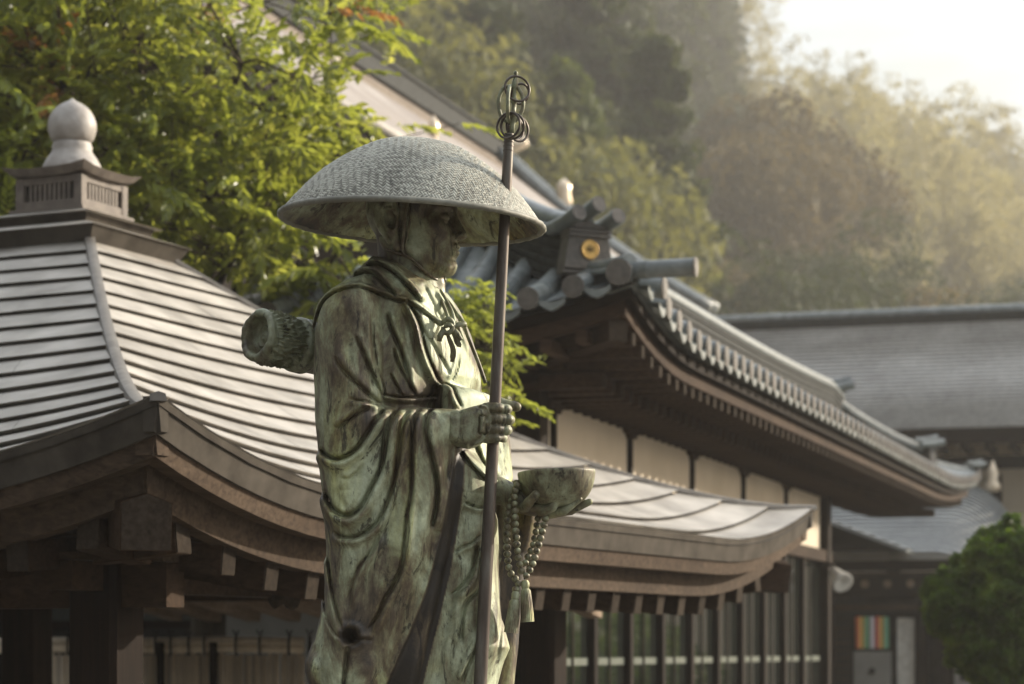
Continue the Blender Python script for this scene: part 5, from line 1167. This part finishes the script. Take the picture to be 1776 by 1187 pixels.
m.add([(x, y, hill_z(x, y)-.02) for y in Y_ for x in X_], [(j*(nx+1)+i, j*(nx+1)+i+1, (j+1)*(nx+1)+i+1, (j+1)*(nx+1)+i) for j in range(ny) for i in range(nx)]); tag(m.build('hillside', M_HILL, smooth=True), kind='structure')
# ================================================================== FOLIAGE
def leafmat(name, stops, trans, tmix=.45, rough=.62, nscale=.6, rand=.18, spec=.12):
    m, N, L, b = new_mat(name); n = nnode(N, L, nscale, 4, mapping(N, L), .6)
    c = ramp(N, L, n.outputs[0], stops).outputs[0]; oi = N.new('ShaderNodeObjectInfo'); h = N.new('ShaderNodeHueSaturation'); mr = N.new('ShaderNodeMapRange')
    mr.inputs[3].default_value = 1-rand; mr.inputs[4].default_value = 1+rand; L.new(oi.outputs['Random'], mr.inputs[0]); L.new(mr.outputs[0], h.inputs['Value']); L.new(c, h.inputs['Color'])
    L.new(h.outputs[0], b.inputs['Base Color']); b.inputs['Roughness'].default_value = rough; b.inputs['Specular IOR Level'].default_value = spec
    t = N.new('ShaderNodeBsdfTranslucent'); ms = N.new('ShaderNodeMixShader'); ms.inputs[0].default_value = tmix
    L.new(mixc(N, L, 1, h.outputs[0], trans, 'MULTIPLY'), t.inputs[0]); L.new(b.outputs[0], ms.inputs[1]); L.new(t.outputs[0], ms.inputs[2]); L.new(ms.outputs[0], N['Material Output'].inputs[0]); return m
M_BARK = wood('bark', (.035, .028, .02), (.09, .075, .055), 2, .9, .2)
M_LEAF = leafmat('fresh_leaf', [(.3, (.075, .095, .016)), (.5, (.145, .17, .034)), (.7, (.26, .27, .08))], (2.5, 2.35, 1.5), .50, .33, 1.3, .3, .45)
M_LEAFO = leafmat('orange_leaf', [(.3, (.22, .12, .035)), (.7, (.34, .21, .07))], (1.6, 1.2, 1.0), .45, .4)
M_CED = leafmat('cedar_leaf', [(.3, (.022, .034, .010)), (.7, (.062, .078, .026))], (1.5, 1.4, .9), .3)
M_OLV = leafmat('olive_leaf', [(.3, (.085, .095, .032)), (.7, (.17, .17, .07))], (1.6, 1.5, .9), .4)
M_BRN = leafmat('russet_leaf', [(.3, (.065, .056, .028)), (.7, (.14, .12, .065))], (1.5, 1.3, .9), .35)
M_LGC = leafmat('light_conifer_leaf', [(.3, (.06, .085, .02)), (.7, (.13, .15, .045))], (1.6, 1.5, .9), .35)
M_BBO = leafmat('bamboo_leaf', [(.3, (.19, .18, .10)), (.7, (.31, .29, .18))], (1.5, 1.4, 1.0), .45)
M_CULM = simple('bamboo_culm', [(.3, (.22, .19, .10)), (.7, (.36, .31, .19))], .5)
M_PIN = leafmat('clipped_bush_leaf', [(.32, (.022, .042, .007)), (.52, (.06, .10, .015)), (.68, (.14, .19, .03))], (2.0, 2.0, 1.0), .35, .4, 2.5)
class LC:                       # leaf collector: numpy quads
    def __init__(s): s.c = []; s.a = []; s.b = []
    def put(s, c, a, b): s.c.append(c); s.a.append(a); s.b.append(b)
    def mesh(s, name, mat):
        c, a, b = (np.concatenate(x) for x in (s.c, s.a, s.b)); n = len(c)
        v = np.stack([c-a, c-b*.8, c+a, c+b*.8], 1).reshape(-1, 3); f = np.arange(4*n).reshape(-1, 4)
        return mesh_from(name, v, f, mat)
def unit(rs, n): v = rs.normal(size=(n, 3)); return v/np.linalg.norm(v, axis=1)[:, None]
def blob(lc, rs, c, r, n, ls, shell=.6, droop=0.0, asp=.45):
    d = unit(rs, n); k = (shell+(1-shell)*rs.rand(n))[:, None]; p = np.array(c)+d*k*np.array(r)
    a = unit(rs, n); a = a-d*(np.sum(a*d, 1)[:, None])*.6; a[:, 2] -= droop; a /= np.linalg.norm(a, axis=1)[:, None]
    b = np.cross(a, unit(rs, n)); b /= np.linalg.norm(b, axis=1)[:, None]+1e-6; s = (ls*(.6+.8*rs.rand(n)))[:, None]
    lc.put(p, a*s, b*s*asp)
def cedar_mesh(seed, H=14, Rr=2.7, mat=None, n=170, ls=.19):
    rs = np.random.RandomState(seed); lc = LC()
    for i in range(n):
        h = .10+.9*rs.rand()**.85; ang = rs.rand()*2*np.pi; rad = Rr*(1-h)**.75*(.55+.45*rs.rand())*(1+.2*math.sin(ang*3+h*9))+.12
        s = (.95-.55*h)*(.7+.6*rs.rand()); blob(lc, rs, (math.cos(ang)*rad, math.sin(ang)*rad, h*H-rad*.18), (s, s, s*.55), 60, ls, .45, .5)
    return lc.mesh('crown', mat or M_CED)
def broad_mesh(seed, H=8, Rr=3.2, mat=None, lobes=26, ls=.11, n=620):
    rs = np.random.RandomState(seed); lc = LC()
    for i in range(lobes):
        d = unit(rs, 1)[0]; k = rs.rand()**.5; c = (d[0]*k*Rr*.75, d[1]*k*Rr*.75, H*.62+d[2]*k*H*.3); s = Rr*(.28+.22*rs.rand())
        blob(lc, rs, c, (s, s, s*.8), n, ls, .7, .15)
    return lc.mesh('crown', mat or M_OLV)
def bamboo_mesh(seed, H=9):
    rs = np.random.RandomState(seed); lc = LC(); cu = MB()
    for i in range(12):
        x, y = rs.normal(size=2)*1.7; lean = rs.normal(size=2)*1.1; h = H*(.75+.35*rs.rand()); pts = [(x+lean[0]*t*t, y+lean[1]*t*t, h*(t-.06*t**4)) for t in np.linspace(0, 1, 7)]
        cu.tube(pts, [.05*(1-.8*t) for t in np.linspace(0, 1, 7)], 5)
        for t in np.linspace(.35, 1, 20):
            c = (x+lean[0]*t*t, y+lean[1]*t*t, h*(t-.06*t**4)); s = .75*(1.2-.9*abs(t-.55)); blob(lc, rs, np.array(c)+rs.normal(size=3)*.35, (s, s, s*.7), 26, .17, .1, .7, .25)
    return lc.mesh('foliage', M_BBO), cu.mesh('culms', M_CULM)
trunk_m = MB().tube([(0, 0, -1), (0, 0, 0), (.05, .02, 4), (0, 0, 8), (.03, 0, 12.5)], [.32, .26, .19, .12, .03], 8).mesh('trunk', M_BARK, True)
bt = MB(); bt.tube([(0, 0, -1), (0, 0, 0), (.1, .05, 2), (-.1, 0, 4.2)], [.26, .2, .16, .1], 8)
for q in ((1.4, .3, 5.6), (-1.3, .6, 5.4), (.2, -1.4, 5.8), (-.4, 1.0, 6.2)): bt.tube([(0, .03, 3.0), (q[0]*.5, q[1]*.5, 4.2), q], [.1, .07, .03], 6)
btrunk_m = bt.mesh('trunk', M_BARK, True)
CED = [cedar_mesh(s) for s in (1, 2, 3, 4)]; OLV = [broad_mesh(s, mat=M_OLV) for s in (11, 12)]; BRN = [broad_mesh(s, mat=M_BRN) for s in (21, 22)]; DBR = [broad_mesh(s, mat=M_CED) for s in (31, 32)]
LGC = cedar_mesh(41, 12, 2.6, M_LGC, 190, .2); BBO = [bamboo_mesh(s) for s in (51, 52, 53)]
KINDS = {'cedar': (CED, trunk_m, 'cedar_tree', 'dark hazy cedar growing on the wooded hillside', 'cedar', 'cedars on the hillside'),
         'olive': (OLV, btrunk_m, 'broadleaf_tree', 'sunlit olive green round tree on the lower hillside', 'tree', 'olive green trees on the hillside'),
         'russet': (BRN, btrunk_m, 'broadleaf_tree', 'russet brown round-crowned tree on the hazy hillside', 'tree', 'russet trees on the hillside'),
         'dark': (DBR, btrunk_m, 'broadleaf_tree', 'dark round-crowned tree low on the hazy hillside', 'tree', 'dark round trees on the hillside')}
def plant(kind, x, y, sc, sx=1.0, label=None):
    z = hill_z(x*FS, y*FS); x, y, sc = x*FS, y*FS, sc*FS
    if kind == 'bamboo':
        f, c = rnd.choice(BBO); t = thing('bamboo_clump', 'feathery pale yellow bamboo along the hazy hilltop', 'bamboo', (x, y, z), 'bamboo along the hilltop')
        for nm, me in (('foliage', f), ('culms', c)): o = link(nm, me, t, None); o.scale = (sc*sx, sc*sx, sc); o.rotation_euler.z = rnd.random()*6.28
        return t
    ms_, tm, nm, lb, cat, grp = KINDS[kind]
    t = thing(nm, label or lb, cat, (x, y, z), None if label else grp); a = rnd.random()*6.28
    o = link('crown', rnd.choice(ms_), t, None); o.scale = (sc*sx, sc*sx, sc); o.rotation_euler.z = a
    o = link('trunk', tm, t, None); o.scale = (sc, sc, sc); o.rotation_euler.z = a
    return t
r4 = random.Random(11); hill_rows = []
y = 53.0
while y < 138:
    px = 420+r4.uniform(0, 60)
    while px < 1900:
        Y = y+r4.uniform(-2.5, 2.5); x = (px-CX)/FPX*Y; step = 4.3/Y*FPX*r4.uniform(.8, 1.2)
        if px < 1165: kind, sc = 'cedar', r4.uniform(.85, 1.15)
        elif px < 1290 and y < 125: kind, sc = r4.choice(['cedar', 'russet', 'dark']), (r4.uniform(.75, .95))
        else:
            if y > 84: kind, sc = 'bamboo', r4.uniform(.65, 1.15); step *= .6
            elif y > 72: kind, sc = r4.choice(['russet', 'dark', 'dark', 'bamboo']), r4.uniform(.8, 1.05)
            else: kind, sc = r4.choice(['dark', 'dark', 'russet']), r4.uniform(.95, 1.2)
            if kind in ('russet', 'dark'): step *= 1.1
        if kind == 'cedar' and px >= 1165: sc *= .75
        hill_rows.append((round((y-53)/6.9), px, kind, plant(kind, x, Y, sc, r4.uniform(.9, 1.2)))); px += step
    y += 6.0+y*.02
ORD = ['first', 'second', 'third', 'fourth', 'fifth', 'sixth', 'seventh', 'eighth', 'ninth', 'tenth', 'eleventh', 'twelfth', 'thirteenth', 'fourteenth', 'fifteenth', 'sixteenth', 'seventeenth', 'eighteenth', 'nineteenth', 'twentieth', 'twenty-first', 'twenty-second']
WORDS = {'cedar': 'dark pointed cedar', 'russet': 'russet round-crowned tree', 'dark': 'dark round-crowned tree', 'bamboo': 'pale feathery bamboo clump'}
seen_ = {}
for r_, px, kind, t in sorted(hill_rows, key=lambda q: (q[0], q[1])):
    k = (r_, kind); n = seen_.get(k, 0); seen_[k] = n+1
    t['label'] = '%s, %s from the left in the %s row up the hillside' % (WORDS[kind], ORD[min(n, 21)], ORD[r_])
def at_top(kind, px, top, Y, H, sx=1.0, label=None):
    x = (px-CX)/FPX*Y; zt = EYE+(HY-top)/FPX*Y; t = plant(kind, x, Y, (zt-hill_u(x, Y))/H, sx, label); return t
at_n = 0
for px, top, Y in ((610, 40, 52), (655, 95, 50.5), (700, 150, 51), (745, 140, 52.5), (790, 185, 51), (835, 165, 53), (880, 190, 51.5), (925, 240, 50.8), (500, -30, 53), (560, 0, 53.5)): at_top('olive', px, top, Y, 8.0*.92, .8)['label'] = 'olive green tree behind the great hall ridge, %s from the left' % ORD[sorted((500, 560, 610, 655, 700, 745, 790, 835, 880, 925)).index(px)]
for px, top, Y in ((1305, 195, 82), (1345, 225, 80), (1290, 260, 76), (1400, 250, 84)): at_top('russet', px, top, Y, 7.4, .9)['label'] = 'pinkish russet tree right of the dark cedars, %s from the left' % ORD[sorted((1305, 1345, 1290, 1400)).index(px)]
x = (985-CX)/FPX*50.5; zt = EYE+(HY-165)/FPX*50.5; sc = zt/12.0; t = thing('light_conifer', 'light green pointed conifer standing before the dark cedars', 'conifer', (x*FS, 50.5*FS, 0)); sc *= FS; o = link('crown', LGC, t, None); o.scale = (sc*.8, sc*.8, sc); o = link('trunk', trunk_m, t, None); o.scale = (sc*.9,)*3
x = (1250-CX)/FPX*128; plant('cedar', x, 128, .0001+(EYE+(HY+40)/FPX*128-hill_u(x, 128))/14, 1.3, 'tall open-crowned cedar against the white sky at the skyline')

# ================================================================== THE LEAFY TREE (left)
def leaf_quads(vs, fs, base, d, L_, w_, rs, up_):
    """one pointed, folded leaf: four faces"""
    d = d/np.linalg.norm(d); s = np.cross(d, up_); s /= np.linalg.norm(s)+1e-6; n = np.cross(s, d)
    k = len(vs); dr = -.12*L_
    mid = base+d*L_*.5-n*L_*.06; tip = base+d*L_+np.array([0, 0, dr]); q1 = base+d*L_*.22; q2 = base+d*L_*.62
    vs += [base, q1+s*w_*.8+n*w_*.3, q2+s*w_+n*w_*.25, tip, q2-s*w_+n*w_*.25, q1-s*w_*.8+n*w_*.3, mid]
    fs += [(k, k+1, k+2, k+6), (k+6, k+2, k+3), (k+6, k+3, k+4), (k, k+6, k+4, k+5)]
def spray_geo(rs, n=15, Ln=.34):
    """a drooping twig with alternate leaves, along +X from the origin"""
    vs, fs = [], []; 
    for i in range(n):
        t = (i+.6)/n; p = np.array([Ln*t, 0, -.10*Ln*t*t*3]); side = 1 if i % 2 else -1
        d = np.array([.75+.3*t, side*(.85-.55*t), -.28-.5*rs.rand()])+rs.normal(size=3)*.16
        leaf_quads(vs, fs, p, d, (.062+.028*rs.rand())*(1-.25*abs(t-.5)), .0135+.005*rs.rand(), rs, np.array([0, 0, 1.])+rs.normal(size=3)*.45)
    return np.array(vs), fs
sprays = []
for s in range(6):
    rs = np.random.RandomState(60+s); sprays.append(spray_geo(rs, 15+s % 3))
def make_tree():
    rs = np.random.RandomState(77); B0 = P(345, 1130, 17.2); B0.z = 0
    tr_ = thing('leafy_tree', 'broad tree with fresh yellow green leaves, standing behind the pavilion roof', 'tree', B0)
    fork = Vector(B0)+Vector((.1, 0, 2.7)); wood_ = MB(); wood_.tube([B0, B0+Vector((.05, .02, 1.3)), fork], [.16, .13, .12], 12); wood_.build('trunk', M_BARK, tr_, smooth=True)
    limbs = []
    for px, py, Y in ((60, 60, 16.5), (40, 300, 15.4), (190, -60, 16), (250, 140, 15.2), (330, -80, 16.6), (420, 110, 15), (500, 200, 15.8), (560, 60, 15.4), (600, 240, 15.0), (440, 400, 14.8), (300, 330, 15.6), (600, 420, 14.6), (575, 30, 15.2), (140, 180, 15.0)):
        e = P(px, py, Y); a = fork.lerp(e, .35)+Vector((rs.normal()*.15, rs.normal()*.15, .10)); b = fork.lerp(e, .7)+Vector((rs.normal()*.15, rs.normal()*.15, .12)); ll = smoothline([fork, a, b, e], 6)
        m = MB(); m.tube([Vector(p) for p in ll], list(np.linspace(.055, .012, len(ll))), 8); m.build('limb', M_BARK, tr_, smooth=True); limbs.append(ll)
    pts_l = np.concatenate(limbs)
    # where the crown is, traced as a loose outline on the picture at three depths
    outline = [(-140, -160), (330, -160), (352, 10), (400, 60), (470, 78), (520, 95), (548, 70), (560, 5), (585, -20), (622, 0), (610, 55), (585, 90), (560, 125), (530, 150), (575, 180), (625, 200), (655, 228), (650, 258), (600, 262), (560, 262), (520, 300), (480, 330), (520, 420), (600, 440), (650, 450), (660, 500), (600, 560), (520, 590), (420, 560), (300, 460), (240, 360), (160, 420), (-140, 460)]
    hole = [(400, 95), (440, 100), (500, 150), (560, 190), (560, 215), (500, 200), (430, 150)]
    def inside(u, v, poly):
        c = False; j = len(poly)-1
        for i in range(len(poly)):
            if (poly[i][1] > v) != (poly[j][1] > v) and u < (poly[j][0]-poly[i][0])*(v-poly[i][1])/(poly[j][1]-poly[i][1])+poly[i][0]: c = not c
            j = i
        return c
    groups = []
    while len(groups) < 310:
        u, v = rs.uniform(-140, 670), rs.uniform(-160, 600)
        if not inside(u, v, outline): continue
        if inside(u, v, hole) and rs.rand() < .85: continue
        Y = rs.uniform(14.1, 17.2) if u > 120 else rs.uniform(13.9, 17.5); groups.append(np.array(P(u, v, Y)))
    tw = MB(); all_s = []
    for g_ in groups:
        d = np.linalg.norm(pts_l-g_, axis=1); i = int(np.argmin(d+rs.rand(len(d))*.15)); a = Vector(pts_l[i]); b = Vector(g_)
        mid = a.lerp(b, .5)+Vector((rs.normal()*.06, rs.normal()*.06, .06)); tw.tube([a, mid, b], [.012, .008, .005], 5)
        for k in range(9):
            c = g_+rs.normal(size=3)*np.array([.19, .19, .17]); out = (c-np.array(fork)); out[2] *= .3; out /= np.linalg.norm(out)+1e-6
            dr = out*.55+rs.normal(size=3)*np.array([.55, .55, .3]); all_s.append((c, dr, rs.randint(6), .8+.5*rs.rand()))
            if k % 3 == 0: tw.tube([b, Vector(c)], [.005, .003], 4)
    tw.build('twigs', M_BARK, tr_)['kind'] = 'stuff'
    near_shrub = []
    def orange(c):
        u, v = CX+FPX*c[0]/c[1], HY-FPX*(c[2]-EYE)/c[1]
        return any(math.hypot(u-a, v-b) < r_ for a, b, r_ in ((70, 80, 24), (105, 92, 12), (95, 152, 16), (335, 50, 14), (598, 14, 20), (250, 370, 10))) 
    def placed(lst, parent, name, stuff_name):
        lst.sort(key=lambda s_: s_[0][1]); ms_ = [mesh_from('leafy_twig', v, f, M_LEAF) for v, f in sprays]; mo = [mesh_from('leafy_twig', v, f, M_LEAFO) for v, f in sprays[:2]]
        V_ = []; F_ = []; n = 0; first = 290 if stuff_name else 10**6; o3 = np.array(origin(parent))
        for i, (c, dr, k, sc) in enumerate(lst):
            x = dr/np.linalg.norm(dr); z = np.array([0, 0, 1.])+rs.normal(size=3)*.25; y_ = np.cross(z, x); y_ /= np.linalg.norm(y_); z = np.cross(x, y_)
            if i < first or orange(c):
                o = orange(c); link(name, (mo[k % 2] if o else ms_[k]), parent, frame(x*sc, y_*sc, z*sc, c))
            else:
                v, f = sprays[k]; Rm = np.stack([x, y_, z], 1)*sc; V_.append(v@Rm.T+c-o3); F_ += [tuple(q+n for q in ff) for ff in f]; n += len(v)
        if V_: o = link(stuff_name, mesh_from(stuff_name, np.concatenate(V_), F_, M_LEAF), parent); o['kind'] = 'stuff'
    # a low bough that reaches over the pavilion roof and shows behind the statue's staff
    ll = smoothline([fork, Vector((-1.5, 15.6, 3.15)), Vector((-.75, 14.2, 3.45)), P(815, 600, 13.2), P(850, 610, 13.0)], 6)
    m = MB(); m.tube([Vector(p) for p in ll], list(np.linspace(.05, .010, len(ll))), 8); m.build('limb', M_BARK, tr_, smooth=True)
    for u, v, n in ((835, 500, 9), (812, 520, 8), (838, 535, 8), (850, 560, 8), (806, 545, 6), (870, 590, 8), (888, 605, 6), (845, 600, 8), (822, 585, 7), (835, 640, 7), (862, 630, 6), (800, 575, 5), (880, 690, 3), (898, 708, 4), (860, 670, 4), (835, 680, 4), (790, 520, 5)):
        c0_ = np.array(P(u, v, 13.0))
        for k in range(n):
            c = c0_+rs.normal(size=3)*np.array([.045, .14, .05]); dr = rs.normal(size=3)*np.array([.7, .7, .3])+np.array([.35, -.2, 0]); all_s.append((c-dr/np.linalg.norm(dr)*.1, dr, rs.randint(6), .48+.22*rs.rand()))
        q = min((Vector(p) for p in ll), key=lambda p: (p-Vector(c0_)).length); md = q.lerp(Vector(c0_), .5)+Vector((.02, 0, .03)); MB().tube([q, md, Vector(c0_)], [.008, .006, .004], 5).build('branch', M_BARK, tr_)
    placed(all_s, tr_, 'leafy_twig', 'foliage')
make_tree()
# ================================================================== CLIPPED BUSH (right) AND THE HEDGE BESIDE THE HALL
def bush(label, c, lobes, Y, n, ls, name='clipped_bush', cat='bush'):
    rs = np.random.RandomState(int(c.x*100) % 999+5); b = thing(name, label, cat, (c.x, c.y, 0)); lc = LC()
    for lx, ly, lz, r_ in lobes:
        blob(lc, rs, (lx, ly, lz), (r_, r_, r_*.85), int(n*r_*r_*.6), ls, .70, -.1, .4)
        if n > 9000:
            for q in range(44):
                d = unit(rs, 1)[0]; blob(lc, rs, (lx+d[0]*r_*(.88+.26*rs.rand()), ly+d[1]*r_*.95, lz+d[2]*r_*(.8+.25*rs.rand())), (.03+.06*rs.rand(), .06, .03+.05*rs.rand()), int(150), ls, .3, -.2, .4)
    me = lc.mesh('foliage', M_PIN); o = link('foliage', me, b, None)
    m = MB(); m.tube([(0, 0, -.02), (.02, 0, .5), (-.02, .03, 1.0), (0, 0, 1.6)], [.09, .08, .07, .05], 10)
    for lx, ly, lz, r_ in lobes: m.tube([(0, 0, .6+.3*abs(lx)), (lx*.5, ly*.5, lz*.7), (lx, ly, lz)], [.045, .035, .02], 7)
    link('trunk', m.mesh('trunk', M_BARK, True), b); return b
bc = P(1760, 1130, 19.0); bc.z = 0
def bl(px, py, r_, dy=0): p = P(px, py, 19.0+dy); return (p.x-bc.x, p.y-bc.y, p.z, r_)
bush('dense round clipped bush with fine dark green leaves at the right edge', bc, [bl(1760, 968, .30), bl(1715, 985, .24, -.1), bl(1672, 1035, .26), bl(1740, 1050, .34, -.15), bl(1800, 1010, .36), bl(1650, 1065, .17, -.2), bl(1700, 1110, .28, -.1), bl(1750, 1140, .30, -.2), bl(1830, 1090, .40), bl(1790, 1160, .3)], 19, 40000, .036)
for i, (x, y, h) in enumerate(((6.4, 24.5, 2.0), (7.6, 27.5, 2.3), (8.8, 30.5, 2.2))):
    bush(('nearest', 'middle', 'farthest')[i]+' of the three leafy shrubs in the row mirrored by the hall doors', Vector((x, y, 0)), [(0, 0, h*.7, .7), (.6, .2, h*.6, .6), (-.6, .1, h*.55, .6), (.1, -.5, h*.5, .55), (0, .3, h*.4, .6)], y, 2600, .09, 'leafy_shrub', 'shrub')
# ================================================================== HAZE
hm = bpy.data.materials.new('haze_air'); hm.use_nodes = True; hn = hm.node_tree; hn.nodes.clear()
pv_ = hn.nodes.new('ShaderNodeVolumePrincipled'); pv_.inputs['Color'].default_value = (1.0, .97, .92, 1); pv_.inputs['Density'].default_value = .0010; pv_.inputs['Anisotropy'].default_value = .3
ho = hn.nodes.new('ShaderNodeOutputMaterial'); hn.links.new(pv_.outputs[0], ho.inputs['Volume'])
m = MB(); m.box((0, 120, 50), (194, 188, 51.5)); hz = m.build('haze', hm); tag(hz, kind='stuff')
